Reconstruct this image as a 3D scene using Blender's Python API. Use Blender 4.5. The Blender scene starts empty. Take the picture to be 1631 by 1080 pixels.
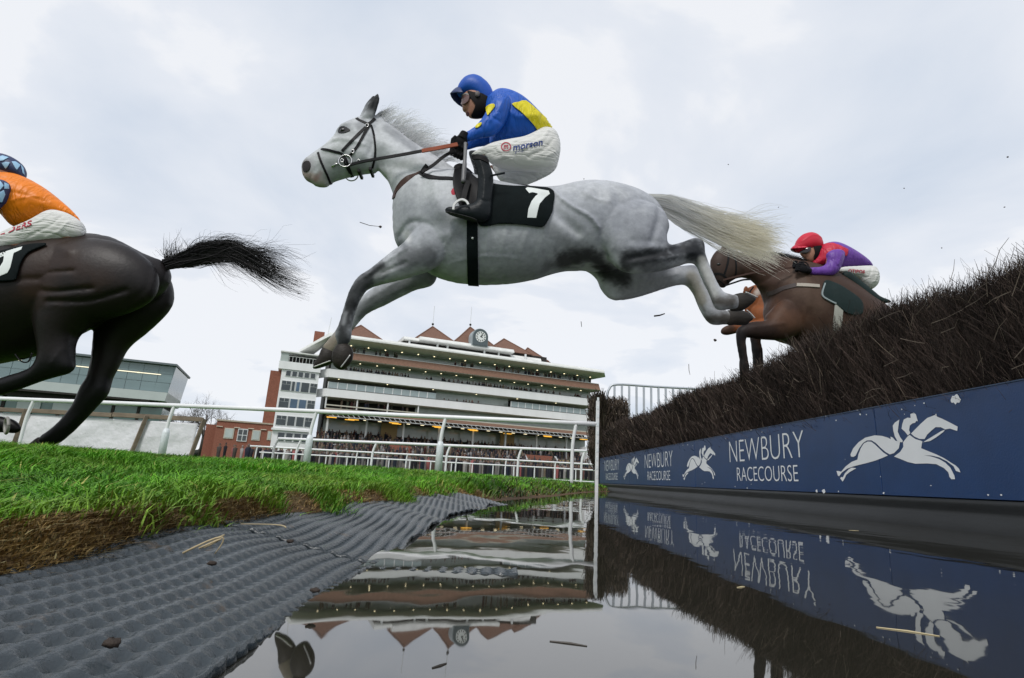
import bpy, math, random, time
import numpy as np
from mathutils import Vector, Matrix
from mathutils.bvhtree import BVHTree

T0 = time.time()
SC = bpy.context.scene
COL = SC.collection
R_ = math.radians
rng = np.random.default_rng(7)
random.seed(7)

# ------------------------------------------------------------------ camera
CAM_F, CAM_H = 887.56, 0.1447          # focal length in photograph pixels (1631 wide), lens height over the water
_p, _r, _y = R_(14.1502), R_(3.098), R_(1.2662)
_f = np.array([math.sin(_y)*math.cos(_p), math.cos(_y)*math.cos(_p), math.sin(_p)])
_rt = np.array([math.cos(_y), -math.sin(_y), 0.0])
_up = np.cross(_rt, _f)
RR = math.cos(_r)*_rt + math.sin(_r)*_up
UU = -math.sin(_r)*_rt + math.cos(_r)*_up
FF = _f
EYE = np.array([0, 0, CAM_H])
cd = bpy.data.cameras.new('camera')
cam = bpy.data.objects.new('camera', cd)
COL.objects.link(cam)
cam.matrix_world = Matrix(((RR[0], UU[0], -FF[0], 0), (RR[1], UU[1], -FF[1], 0), (RR[2], UU[2], -FF[2], CAM_H), (0, 0, 0, 1)))
cd.sensor_width = 36
cd.lens = 36*CAM_F/1631
cd.clip_start = 0.02
cd.clip_end = 6000
SC.camera = cam
SC.view_settings.view_transform = 'Standard'
SC.view_settings.look = 'None'
SC.view_settings.exposure = 0.32
SC.view_settings.gamma = 1
SC.view_settings.use_curve_mapping = False

# ------------------------------------------------------------------ sky and sun (overcast)
SUN_EL, SUN_AZ = R_(48), R_(205)      # high, behind the camera and a little to the left
w = bpy.data.worlds.new('World')
SC.world = w
w.use_nodes = True
nt = w.node_tree
nt.nodes.clear()
N = nt.nodes.new
out = N('ShaderNodeOutputWorld')
mixs = N('ShaderNodeMixShader')
b1 = N('ShaderNodeBackground'); b1.inputs['Strength'].default_value = 0.10
b2 = N('ShaderNodeBackground'); b2.inputs['Strength'].default_value = 1.0
sk = N('ShaderNodeTexSky')
sk.sky_type = 'NISHITA'; sk.sun_disc = False
sk.sun_elevation = SUN_EL; sk.sun_rotation = SUN_AZ
tc = N('ShaderNodeTexCoord')
sp = N('ShaderNodeSeparateXYZ')
ad = N('ShaderNodeMath'); ad.operation = 'ADD'; ad.inputs[1].default_value = 0.22
ab = N('ShaderNodeMath'); ab.operation = 'ABSOLUTE'
dx = N('ShaderNodeMath'); dx.operation = 'DIVIDE'
dy = N('ShaderNodeMath'); dy.operation = 'DIVIDE'
cb = N('ShaderNodeCombineXYZ')
n1 = N('ShaderNodeTexNoise'); n1.inputs['Scale'].default_value = 1.35; n1.inputs['Detail'].default_value = 7; n1.inputs['Roughness'].default_value = 0.52; n1.inputs['Distortion'].default_value = 0.35
n2 = N('ShaderNodeTexNoise'); n2.inputs['Scale'].default_value = 0.55; n2.inputs['Detail'].default_value = 3
mx = N('ShaderNodeMath'); mx.operation = 'ADD'
rp = N('ShaderNodeValToRGB')
e = rp.color_ramp.elements
e[0].position = 0.74; e[0].color = (0.51, 0.572, 0.665, 1)
e[1].position = 1.20; e[1].color = (0.735, 0.75, 0.782, 1)
m_ = e.new(0.97); m_.color = (0.668, 0.697, 0.75, 1)
L_ = nt.links.new
L_(tc.outputs['Generated'], sp.inputs[0])
L_(sp.outputs['Z'], ab.inputs[0]); L_(ab.outputs[0], ad.inputs[0])
L_(sp.outputs['X'], dx.inputs[0]); L_(ad.outputs[0], dx.inputs[1])
L_(sp.outputs['Y'], dy.inputs[0]); L_(ad.outputs[0], dy.inputs[1])
L_(dx.outputs[0], cb.inputs[0]); L_(dy.outputs[0], cb.inputs[1])
L_(cb.outputs[0], n1.inputs['Vector']); L_(cb.outputs[0], n2.inputs['Vector'])
L_(n1.outputs['Fac'], mx.inputs[0]); L_(n2.outputs['Fac'], mx.inputs[1])
L_(mx.outputs[0], rp.inputs[0])
L_(rp.outputs[0], b2.inputs['Color']); L_(sk.outputs[0], b1.inputs['Color'])
mixs.inputs[0].default_value = 0.93
L_(b1.outputs[0], mixs.inputs[1]); L_(b2.outputs[0], mixs.inputs[2])
L_(mixs.outputs[0], out.inputs['Surface'])

sd = bpy.data.lights.new('sun', 'SUN')
sd.energy = 1.5; sd.angle = R_(14); sd.color = (1.0, 0.965, 0.92)
sun = bpy.data.objects.new('sun', sd)
COL.objects.link(sun)
_sd = Vector((math.sin(SUN_AZ)*math.cos(SUN_EL), math.cos(SUN_AZ)*math.cos(SUN_EL), math.sin(SUN_EL)))
sun.rotation_euler = _sd.to_track_quat('Z', 'Y').to_euler()
sun.location = (-8, -12, 20)

# ------------------------------------------------------------------ helpers
def ray(x, y):
    x = np.asarray(x, float); y = np.asarray(y, float)
    return (x[..., None]-815.5)/CAM_F*RR - (y[..., None]-540)/CAM_F*UU + FF
def at(x, y, Y):
    """world point seen at photograph position (x, y) on the upright plane at distance Y"""
    d = ray(x, y)
    return EYE + d*(np.asarray(Y)/d[..., 1])[..., None]
def proj(P):
    Q = np.asarray(P, float)-EYE
    z = Q@FF
    return 815.5+CAM_F*(Q@RR)/z, 540-CAM_F*(Q@UU)/z

def mesh_np(name, V, F, mats=None, parent=None, col=None, smooth=False, mat_idx=None, link=True):
    """one mesh object from arrays; F is (n,k) or a list of such arrays; col is per vertex rgb"""
    V = np.asarray(V, np.float32)
    if isinstance(F, np.ndarray): F = [F]
    me = bpy.data.meshes.new(name)
    me.vertices.add(len(V)); me.vertices.foreach_set('co', V.ravel())
    loops = np.concatenate([f.ravel() for f in F]).astype(np.int32)
    sizes = np.concatenate([np.full(len(f), f.shape[1]) for f in F]).astype(np.int32)
    starts = np.concatenate([[0], np.cumsum(sizes)[:-1]]).astype(np.int32)
    me.loops.add(len(loops)); me.loops.foreach_set('vertex_index', loops)
    me.polygons.add(len(sizes)); me.polygons.foreach_set('loop_start', starts)
    if mat_idx is not None: me.polygons.foreach_set('material_index', np.asarray(mat_idx, np.int32))
    me.update(calc_edges=True); me.validate()
    if smooth: me.polygons.foreach_set('use_smooth', np.ones(len(me.polygons), bool))
    if col is not None:
        a = me.color_attributes.new('Col', 'FLOAT_COLOR', 'POINT')
        c = np.ones((len(V), 4), np.float32); c[:, :3] = col
        a.data.foreach_set('color', c.ravel())
    if mats is not None:
        for m in (mats if isinstance(mats, (list, tuple)) else [mats]): me.materials.append(m)
    o = bpy.data.objects.new(name, me)
    if link: COL.objects.link(o)
    if parent is not None: o.parent = parent
    return o

def tag(o, label=None, cat=None, group=None, kind=None):
    if label: o['label'] = label
    if cat: o['category'] = cat
    if group: o['group'] = group
    if kind: o['kind'] = kind
    return o
def empty(name, loc=(0, 0, 0), rz=0, parent=None):
    o = bpy.data.objects.new(name, None); COL.objects.link(o)
    o.location = loc; o.rotation_euler = (0, 0, rz); o.empty_display_size = 0.1
    if parent is not None: o.parent = parent
    return o
def dup(o, parent=None):
    c = o.copy(); COL.objects.link(c)
    if parent is not None: c.parent = parent
    for ch in o.children: dup(ch, c)
    return c

class MB:
    """collects boxes, tubes and prisms into one mesh"""
    def __init__(s): s.V = []; s.F = []; s.C = []; s.n = 0
    def add(s, V, F, c=None):
        V = np.asarray(V, float)
        s.V.append(V); s.F += [tuple(i+s.n for i in f) for f in F]; s.n += len(V)
        s.C.append(np.tile(np.array(c if c is not None else (1, 1, 1), float), (len(V), 1)))
        return s
    def box(s, x0, x1, y0, y1, z0, z1, c=None):
        V = [(x, y, z) for z in (z0, z1) for y in (y0, y1) for x in (x0, x1)]
        return s.add(V, [(0, 2, 3, 1), (4, 5, 7, 6), (0, 1, 5, 4), (2, 6, 7, 3), (0, 4, 6, 2), (1, 3, 7, 5)], c)
    def tube(s, pts, r, n=8, c=None, cap=True):
        P = np.asarray(pts, float); m = len(P)
        r = np.broadcast_to(np.asarray(r, float), (m,))
        T = np.gradient(P, axis=0); T /= np.linalg.norm(T, axis=1)[:, None]+1e-12
        ref = np.array([0, 0, 1.0]) if abs(T[0][2]) < .9 else np.array([1.0, 0, 0])
        V = []
        for i in range(m):
            a = np.cross(T[i], ref); a /= np.linalg.norm(a); b = np.cross(T[i], a)
            ref = np.cross(a, T[i])
            for k in range(n):
                t = 2*math.pi*k/n
                V.append(P[i]+r[i]*(math.cos(t)*a+math.sin(t)*b))
        F = [(i*n+k, i*n+(k+1) % n, (i+1)*n+(k+1) % n, (i+1)*n+k) for i in range(m-1) for k in range(n)]
        if cap: F += [tuple(range(n-1, -1, -1)), tuple(range((m-1)*n, m*n))]
        return s.add(V, F, c)
    def prism(s, poly, axis, a, b, c=None):
        """poly of 2-D points, pushed along an axis (0 x, 1 y, 2 z) from a to b"""
        k = len(poly)
        def put(p, h):
            return {0: (h, p[0], p[1]), 1: (p[0], h, p[1]), 2: (p[0], p[1], h)}[axis]
        V = [put(p, a) for p in poly]+[put(p, b) for p in poly]
        F = [tuple(range(k)), tuple(range(2*k-1, k-1, -1))]+[(i, i+k, (i+1) % k+k, (i+1) % k) for i in range(k)]
        return s.add(V, F, c)
    def build(s, name, mats, parent=None, smooth=False, col=False, bevel=0):
        me = bpy.data.meshes.new(name)
        V = np.concatenate(s.V)
        me.from_pydata(V.tolist(), [], s.F); me.update()
        import bmesh
        bm = bmesh.new(); bm.from_mesh(me)
        bmesh.ops.recalc_face_normals(bm, faces=bm.faces); bm.to_mesh(me); bm.free()
        if smooth: me.polygons.foreach_set('use_smooth', np.ones(len(me.polygons), bool))
        if col:
            a = me.color_attributes.new('Col', 'FLOAT_COLOR', 'POINT')
            c = np.ones((len(V), 4), np.float32); c[:, :3] = np.concatenate(s.C)
            a.data.foreach_set('color', c.ravel())
        for m in (mats if isinstance(mats, (list, tuple)) else [mats]): me.materials.append(m)
        o = bpy.data.objects.new(name, me); COL.objects.link(o)
        if parent is not None: o.parent = parent
        if bevel:
            b = o.modifiers.new('bevel', 'BEVEL'); b.width = bevel; b.segments = 2; b.limit_method = 'ANGLE'
        return o

# ------------------------------------------------------------------ materials
def mat(name, c, rough=.6, spec=.5, metal=0, var=.15, vscale=6, bump=0, bscale=60, attr=False, emit=None, estr=0,
        c2=None, ior=None, coord='Object', sheen=0, stretch=None, detail=6, wear=None, rot=None, ridged=False):
    m = bpy.data.materials.new(name); m.use_nodes = True
    t = m.node_tree; P = t.nodes['Principled BSDF']; n = t.nodes.new; l = t.links.new
    P.inputs['Roughness'].default_value = rough
    P.inputs['Specular IOR Level'].default_value = spec
    P.inputs['Metallic'].default_value = metal
    if ior: P.inputs['IOR'].default_value = ior
    if sheen:
        P.inputs['Sheen Weight'].default_value = sheen
    co = n('ShaderNodeTexCoord'); src = co.outputs[coord]
    if stretch:
        mp = n('ShaderNodeMapping'); mp.inputs['Scale'].default_value = stretch
        if rot: mp.inputs['Rotation'].default_value = rot
        l(src, mp.inputs[0]); src = mp.outputs[0]
    nz = n('ShaderNodeTexNoise'); nz.inputs['Scale'].default_value = vscale; nz.inputs['Detail'].default_value = detail
    nz.inputs['Roughness'].default_value = .62
    l(src, nz.inputs['Vector'])
    ramp = n('ShaderNodeValToRGB'); ramp.color_ramp.elements[0].position = .3; ramp.color_ramp.elements[1].position = .7
    l(nz.outputs['Fac'], ramp.inputs[0])
    mixn = n('ShaderNodeMix'); mixn.data_type = 'RGBA'
    ca = np.array(c[:3], float)
    cb_ = np.array(c2[:3], float) if c2 is not None else ca*(1-var)
    if attr:
        at_ = n('ShaderNodeAttribute'); at_.attribute_name = 'Col'
        ml = n('ShaderNodeMix'); ml.data_type = 'RGBA'; ml.blend_type = 'MULTIPLY'; ml.inputs[0].default_value = 1
        l(at_.outputs['Color'], ml.inputs[6])
        mixn.inputs[6].default_value = (*(cb_/np.maximum(ca, 1e-6) if c2 is None else cb_), 1); mixn.inputs[7].default_value = (1, 1, 1, 1)
        l(ramp.outputs[0], mixn.inputs[0]); l(mixn.outputs[2], ml.inputs[7])
        colout = ml.outputs[2]
    else:
        mixn.inputs[6].default_value = (*cb_, 1); mixn.inputs[7].default_value = (*ca, 1)
        l(ramp.outputs[0], mixn.inputs[0]); colout = mixn.outputs[2]
    if wear:      # (colour, scale, threshold): worn or splashed spots
        wc, ws, wt = wear
        wn = n('ShaderNodeTexNoise'); wn.inputs['Scale'].default_value = ws; wn.inputs['Detail'].default_value = 8; wn.inputs['Roughness'].default_value = .7
        l(src, wn.inputs['Vector'])
        wr = n('ShaderNodeValToRGB'); wr.color_ramp.elements[0].position = wt; wr.color_ramp.elements[1].position = min(1, wt+.05)
        l(wn.outputs['Fac'], wr.inputs[0])
        wm = n('ShaderNodeMix'); wm.data_type = 'RGBA'; wm.inputs[7].default_value = (*wc, 1)
        l(wr.outputs[0], wm.inputs[0]); l(colout, wm.inputs[6]); colout = wm.outputs[2]
    l(colout, P.inputs['Base Color'])
    if bump:
        bn = n('ShaderNodeTexNoise'); bn.inputs['Scale'].default_value = bscale; bn.inputs['Detail'].default_value = 5
        l(src, bn.inputs['Vector'])
        bp = n('ShaderNodeBump'); bp.inputs['Strength'].default_value = 1; bp.inputs['Distance'].default_value = bump
        hsrc = bn.outputs['Fac']
        if ridged:
            bn.inputs['Detail'].default_value = 2.5; bn.inputs['Distortion'].default_value = .6
            q1 = n('ShaderNodeMath'); q1.operation = 'SUBTRACT'; q1.inputs[1].default_value = .5; l(hsrc, q1.inputs[0])
            q2 = n('ShaderNodeMath'); q2.operation = 'ABSOLUTE'; l(q1.outputs[0], q2.inputs[0])
            q3 = n('ShaderNodeMath'); q3.operation = 'MULTIPLY'; q3.inputs[1].default_value = 2; l(q2.outputs[0], q3.inputs[0])
            q4 = n('ShaderNodeMath'); q4.operation = 'POWER'; q4.inputs[1].default_value = .7; l(q3.outputs[0], q4.inputs[0]); hsrc = q4.outputs[0]
        l(hsrc, bp.inputs['Height']); l(bp.outputs[0], P.inputs['Normal'])
    if emit is not None:
        P.inputs['Emission Color'].default_value = (*emit, 1); P.inputs['Emission Strength'].default_value = estr
    return m

# ------------------------------------------------------------------ bodies: outlines given thickness, then fused
def spline(P, n=6, closed=True):
    P = np.asarray(P, float); m = len(P); out = []
    for i in range(m if closed else m-1):
        if closed: a, b, c, d = P[(i-1) % m], P[i], P[(i+1) % m], P[(i+2) % m]
        else: a, b, c, d = P[max(i-1, 0)], P[i], P[i+1], P[min(i+2, m-1)]
        # centripetal-ish tension keeps corners from overshooting
        for k in range(n):
            t = k/n
            out.append(.5*((2*b)+(-a+c)*t+(2*a-5*b+4*c-d)*t*t+(-a+3*b-3*c+d)*t**3)*1.0 if True else b)
    if not closed: out.append(P[-1])
    return np.array(out)
def inside(poly, X, Z):
    ins = np.zeros(X.shape, bool); x0, z0 = poly[:, 0], poly[:, 1]; x1, z1 = np.roll(x0, -1), np.roll(z0, -1)
    for a, b, c, d in zip(x0, z0, x1, z1):
        if b == d: continue
        cr = ((b > Z) != (d > Z)) & (X < (c-a)*(Z-b)/(d-b)+a)
        ins ^= cr
    return ins
def seg_dist(poly, P, closed=True):
    """nearest point on a polyline and the distance"""
    A = poly; B = np.roll(poly, -1, 0)
    if not closed: A, B = poly[:-1], poly[1:]
    best = np.full(len(P), 1e9); near = np.zeros_like(P)
    for a, b in zip(A, B):
        ab = b-a; L = (ab@ab)+1e-12
        t = np.clip(((P-a)@ab)/L, 0, 1); q = a+t[:, None]*ab
        d = ((P-q)**2).sum(1); m = d < best
        best[m] = d[m]; near[m] = q[m]
    return near, np.sqrt(best)
def inflate(px, Y, k=1.0, g=.008, bumps=(), smooth=5, slope=0.0, cap=None):
    """closed solid whose outline is the spline through the photograph points px placed at distance Y.
    k: thickness factor (1 = round), may be a function of world (X, Z); bumps: (points, radius, height) on both faces;
    slope: dY per dX so a limb can lean towards or away from the viewer"""
    px = np.asarray(px, float)
    W = at(px[:, 0], px[:, 1], np.full(len(px), Y))
    poly = spline(W[:, [0, 2]], smooth)
    lo, hi = poly.min(0)-2*g, poly.max(0)+2*g
    nx, nz = int((hi[0]-lo[0])/g)+2, int((hi[1]-lo[1])/g)+2
    X, Z = np.meshgrid(lo[0]+g*np.arange(nx), lo[1]+g*np.arange(nz), indexing='ij')
    M = inside(poly, X, Z)
    u = np.zeros((nx, nz)); I, J = np.meshgrid(np.arange(nx), np.arange(nz), indexing='ij')
    ck = [((I+J) % 2 == q) & M for q in (0, 1)]
    om = 2/(1+math.sin(math.pi/max(8, .6*min(nx, nz))))
    for it in range(int(60+1.6*max(nx, nz))):
        for q in (0, 1):
            s = np.zeros_like(u)
            s[1:-1, 1:-1] = u[2:, 1:-1]+u[:-2, 1:-1]+u[1:-1, 2:]+u[1:-1, :-2]
            v = (s+2*g*g)/4
            u = np.where(ck[q], u+om*(v-u), u)
    u = np.maximum(u, 0)
    kk = k(X, Z) if callable(k) else k
    h = kk*np.sqrt(u)
    if cap: h = cap*np.tanh(h/cap)
    if len(bumps):
        fade = np.clip(np.sqrt(u)/.04, 0, 1)
        for pts, rad, amp in bumps:
            pts = np.asarray(pts, float); q = at(pts[:, 0], pts[:, 1], np.full(len(pts), Y))[:, [0, 2]]
            if len(q) > 2: q = spline(q, 5, False)
            _, d = seg_dist(q, np.stack([X.ravel(), Z.ravel()], 1), False) if len(q) > 1 else (0, np.hypot(X.ravel()-q[0, 0], Z.ravel()-q[0, 1]))
            h = h+amp*np.exp(-(d.reshape(X.shape)/rad)**2)*fade
    h = np.where(M, np.maximum(h, 1e-4), 0)
    cell = M[:-1, :-1] | M[1:, :-1] | M[:-1, 1:] | M[1:, 1:]
    node = np.zeros((nx, nz), bool)
    for a in (0, 1):
        for b in (0, 1): node[a:nx-1+a, b:nz-1+b] |= cell
    rim = node & ~M
    XZ = np.stack([X, Z], -1)
    near, _ = seg_dist(poly, XZ[rim])
    XZ[rim] = near
    fi = -np.ones((nx, nz), int); fi[node] = np.arange(node.sum())
    nn = node.sum()
    bi = fi.copy(); ins = node & M; bi[ins] = nn+np.arange(ins.sum())
    P = XZ[node]; hf = h[node]; Yc = Y+slope*(P[:, 0]-P[:, 0].mean())
    V = np.concatenate([np.stack([P[:, 0], Yc-hf, P[:, 1]], 1)])
    P2 = XZ[ins]; Yc2 = Y+slope*(P2[:, 0]-P[:, 0].mean())
    V = np.concatenate([V, np.stack([P2[:, 0], Yc2+h[ins], P2[:, 1]], 1)])
    ci, cj = np.nonzero(cell)
    Ff = np.stack([fi[ci, cj], fi[ci+1, cj], fi[ci+1, cj+1], fi[ci, cj+1]], 1)
    Fb = np.stack([bi[ci, cj], bi[ci, cj+1], bi[ci+1, cj+1], bi[ci+1, cj]], 1)
    return V, np.concatenate([Ff, Fb])
def ball(c, r, n=10, m=14):
    c = np.asarray(c, float); r = np.broadcast_to(np.asarray(r, float), (3,))
    V = [c+r*np.array([math.sin(math.pi*i/n)*math.cos(2*math.pi*j/m), math.sin(math.pi*i/n)*math.sin(2*math.pi*j/m), math.cos(math.pi*i/n)]) for i in range(n+1) for j in range(m)]
    F = np.array([(i*m+j, (i+1)*m+j, (i+1)*m+(j+1) % m, i*m+(j+1) % m) for i in range(n) for j in range(m)])
    return np.array(V), F
def tube_vf(pts, r, n=10):
    b = MB(); b.tube(pts, r, n)
    V = np.concatenate(b.V); F = [f for f in b.F if len(f) == 4]
    # fan caps as quads with a repeated centre are avoided: add centre points
    m = len(pts); V = np.concatenate([V, [pts[0], pts[-1]]])
    T = [(len(V)-2, (k+1) % n, k) for k in range(n)]+[(len(V)-1, (m-1)*n+k, (m-1)*n+(k+1) % n) for k in range(n)]
    return V, [np.array(F), np.array(T)]
def fuse(name, parts, voxel, mats, parent=None, iters=4, colf=None, link=True, smooth_f=.5):
    """voxel union of closed solids, relaxed; colf(V) gives the coat colour of each vertex"""
    Vs, Fs, n = [], [], 0
    for V, F in parts:
        Fl = F if isinstance(F, list) else [F]
        Vs.append(V); Fs += [f+n for f in Fl]; n += len(V)
    o = mesh_np(name, np.concatenate(Vs), Fs, link=True)
    r = o.modifiers.new('r', 'REMESH'); r.mode = 'VOXEL'; r.voxel_size = voxel; r.use_smooth_shade = True
    if iters:
        s = o.modifiers.new('s', 'SMOOTH'); s.factor = smooth_f; s.iterations = iters
    dg = bpy.context.evaluated_depsgraph_get()
    me = bpy.data.meshes.new_from_object(o.evaluated_get(dg))
    me.name = name
    o.modifiers.clear()
    old = o.data; o.data = me; bpy.data.meshes.remove(old)
    me.polygons.foreach_set('use_smooth', np.ones(len(me.polygons), bool))
    me.materials.clear()
    for m in (mats if isinstance(mats, (list, tuple)) else [mats]): me.materials.append(m)
    if colf is not None:
        V = verts(o)
        a = me.color_attributes.new('Col', 'FLOAT_COLOR', 'POINT')
        c = np.ones((len(V), 4), np.float32); c[:, :3] = colf(V)
        a.data.foreach_set('color', c.ravel())
    if parent is not None: o.parent = parent
    return o
def verts(o):
    V = np.empty(len(o.data.vertices)*3, np.float32); o.data.vertices.foreach_get('co', V)
    return V.reshape(-1, 3).astype(float)
def bvh_of(*objs):
    V, F, n = [], [], 0
    for o in objs:
        v = verts(o); V += v.tolist(); F += [tuple(i+n for i in p.vertices) for p in o.data.polygons]; n += len(v)
    return BVHTree.FromPolygons(V, F)
def hit(bvh, x, y):
    d = ray(x, y); h = bvh.ray_cast(Vector(EYE), Vector(d/np.linalg.norm(d)))
    if h[0] is None: return None, None
    n = h[1]
    return h[0], (-n if n.dot(Vector(d)) > 0 else n)
def hit_far(bvh, P):
    h = bvh.ray_cast(Vector((P[0], P[1]+3, P[2])), Vector((0, -1, 0)))
    return (h[0], h[1]) if h[0] is not None else (None, None)
def ribbon(P, Nn, w, t, closed=False):
    """strap of width w and thickness t along the points P with surface normals Nn"""
    P = np.asarray(P, float); Nn = np.asarray(Nn, float); m = len(P)
    T = np.gradient(P, axis=0); T /= np.linalg.norm(T, axis=1)[:, None]+1e-9
    S = np.cross(Nn, T); S /= np.linalg.norm(S, axis=1)[:, None]+1e-9
    w = np.broadcast_to(w, (m,))[:, None]
    V = np.stack([P-S*w/2-Nn*.004, P-S*w/2+Nn*t, P+S*w/2+Nn*t, P+S*w/2-Nn*.004], 1).reshape(-1, 3)
    F = [(i*4+k, i*4+(k+1) % 4, (i+1)*4+(k+1) % 4, (i+1)*4+k) for i in range(m-1) for k in range(4)]+[(0, 1, 2, 3), ((m-1)*4+3, (m-1)*4+2, (m-1)*4+1, (m-1)*4)]
    return V, F
def strap(name, px, w, t, m, parent, bvh, far=False, both=False, n=10):
    """leather strap lying on a body along photograph points; both: also on the far side, joined over the ends"""
    q = spline(np.asarray(px, float), n, False); P, Q = [], []
    for x, y in q:
        p, nn = hit(bvh, x, y)
        if p is None: continue
        P.append(np.array(p)); Q.append(np.array(nn))
    if len(P) < 3: return None
    def relax(A):
        A = np.array(A)
        for _ in range(2): A[1:-1] = (A[:-2]+2*A[1:-1]+A[2:])/4
        return A
    P, Q = relax(P), relax(Q); Q /= np.linalg.norm(Q, axis=1)[:, None]
    sets = [(P, Q)]
    if both:
        P2, Q2 = [], []
        for p in P:
            a, nn = hit_far(bvh, p)
            if a is None: continue
            P2.append(np.array(a)); Q2.append(np.array(nn))
        if len(P2) > 3:
            P2, Q2 = relax(P2), relax(Q2); Q2 /= np.linalg.norm(Q2, axis=1)[:, None]
            sets.append((P2, Q2))
    res = []
    for P, Q in sets:
        V, F = ribbon(P, Q, w, t); b = MB(); b.add(V, F); res.append(b.build(name, m, parent, smooth=False))
    return res
def patch(name, px, m, parent, bvh, off=.004, thick=.004, step=3.0, smooth=5, edge=0):
    """a flexible cloth piece laid over a body: outline in photograph points, follows the surface below"""
    poly = spline(np.asarray(px, float), smooth) if smooth else np.asarray(px, float)
    lo, hi = poly.min(0)-step, poly.max(0)+step
    nx, ny = int((hi[0]-lo[0])/step)+2, int((hi[1]-lo[1])/step)+2
    X, Y = np.meshgrid(lo[0]+step*np.arange(nx), lo[1]+step*np.arange(ny), indexing='ij')
    M = inside(poly, X, Y)
    cell = M[:-1, :-1] | M[1:, :-1] | M[:-1, 1:] | M[1:, 1:]
    node = np.zeros((nx, ny), bool)
    for a in (0, 1):
        for b in (0, 1): node[a:nx-1+a, b:ny-1+b] |= cell
    rim = node & ~M
    XY = np.stack([X, Y], -1); near, _ = seg_dist(poly, XY[rim]); XY[rim] = near
    idx = -np.ones((nx, ny), int); pts = []; ok = {}
    for i, j in zip(*np.nonzero(node)):
        p, nn = hit(bvh, XY[i, j, 0], XY[i, j, 1])
        if p is None: continue
        d = Vector(EYE)-p; d.normalize()
        idx[i, j] = len(pts); pts.append(np.array(p+nn*off*.5+d*off*.5))
    k = len(pts); pts = np.array(pts)
    F = []
    for i, j in zip(*np.nonzero(cell)):
        q = (idx[i, j], idx[i+1, j], idx[i+1, j+1], idx[i, j+1])
        if min(q) >= 0: F.append(q)
    o = mesh_np(name, pts, np.array(F), m, parent, smooth=True)
    s = o.modifiers.new('thick', 'SOLIDIFY'); s.thickness = thick; s.offset = 0
    return o
def text_mesh(s, size=1.0, xs=1.0, off=0.0, shear=0.0, res=3, ext=0.0):
    c = bpy.data.curves.new('lettering', 'FONT'); c.body = s; c.size = size; c.offset = off; c.resolution_u = res; c.shear = shear; c.extrude = ext
    o = bpy.data.objects.new('lettering', c); COL.objects.link(o)
    dg = bpy.context.evaluated_depsgraph_get()
    me = bpy.data.meshes.new_from_object(o.evaluated_get(dg))
    V = np.empty(len(me.vertices)*3, np.float32); me.vertices.foreach_get('co', V); V = V.reshape(-1, 3).astype(float); V[:, 0] *= xs
    F = [tuple(p.vertices) for p in me.polygons]
    bpy.data.objects.remove(o); bpy.data.curves.remove(c); bpy.data.meshes.remove(me)
    return V, F
def decal(name, V2, F, m, parent, bvh, off=.004):
    """flat print laid on a surface: V2 photograph points of the print's corners"""
    pts, ok = [], []
    for x, y in V2:
        p, nn = hit(bvh, x, y)
        ok.append(p is not None)
        if p is None: p = Vector((0, 0, 0))
        d = Vector(EYE)-p; d.normalize()
        pts.append(p+d*off)
    F = [f for f in F if all(ok[i] for i in f)]
    use = sorted({i for f in F for i in f}); mp = {v: k for k, v in enumerate(use)}
    me = bpy.data.meshes.new(name); me.from_pydata([pts[i] for i in use], [], [tuple(mp[i] for i in f) for f in F]); me.update(); me.materials.append(m)
    o = bpy.data.objects.new(name, me); COL.objects.link(o); o.parent = parent
    return o
def strands(paths, w, tw=None, taper=.25):
    """hair as thin flat ribbons: paths (n, m, 3)"""
    n, m, _ = paths.shape
    T = np.gradient(paths, axis=1); T /= np.linalg.norm(T, axis=2)[..., None]+1e-9
    view = paths-EYE; view /= np.linalg.norm(view, axis=2)[..., None]
    rnd = rng.normal(size=(n, 1, 3))*.55
    S = np.cross(T, view+rnd); S /= np.linalg.norm(S, axis=2)[..., None]+1e-9
    ww = (np.linspace(1, taper, m)[None, :]*np.broadcast_to(w, (n,))[:, None])[..., None]
    V = np.stack([paths-S*ww/2, paths+S*ww/2], 2).reshape(-1, 3)
    b = (np.arange(n)*m*2)[:, None]+np.arange(m-1)[None]*2
    F = np.stack([b, b+1, b+3, b+2], -1).reshape(-1, 4)
    return V, F

# ------------------------------------------------------------------ ground, water and mats
def sstep(a, b, x):
    t = np.clip((x-a)/(b-a), 0, 1); return t*t*(3-2*t)
def edge_x(y):
    """x of the turf's edge along the pool; the pool narrows with distance"""
    return np.interp(y, [-8, .4, 1.3, 1.8, 2.7, 3.9, 6.0, 9.0, 12.4, 13.4], [-.60, -.392, -.388, -.335, -.24, -.08, .55, 1.30, 2.32, 2.9])
def turf_d(x, y):
    """distance into the turf from its edge"""
    s = np.interp(y, [3, 5], [1.0, .94]); return (edge_x(y)-x)*s
def ground_z(x, y):
    d = turf_d(x, y)
    near = np.interp(y, [0, 3, 6], [.060, .078, .10])
    z = -.10+.092*sstep(-1.0, -.12, d)+.020*sstep(-.2, .0, d)+near*sstep(.0, np.interp(y, [0, 2, 4], [.085, .11, .2]), d)+.045*sstep(.2, 1.2, d)+.022*sstep(1.2, 4, d)*(1-sstep(5, 9, y))
    z = z+(.008*np.sin(x*5.1+y*2.3)+.006*np.sin(x*11-y*7.7))*sstep(0, .3, d)*(1-sstep(8, 14, y))
    right = sstep(3.62, 3.9, x)
    z = z*(1-right)+.10*right
    hedge = sstep(2.62, 2.76, x)
    z = np.where(x < 3.62, np.maximum(z, -.12+.20*hedge), z)
    far = np.maximum(y-32, 0)
    z = z+.0125*np.minimum(far, 90)+.002*np.maximum(far-90, 0)*0
    return z
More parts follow.
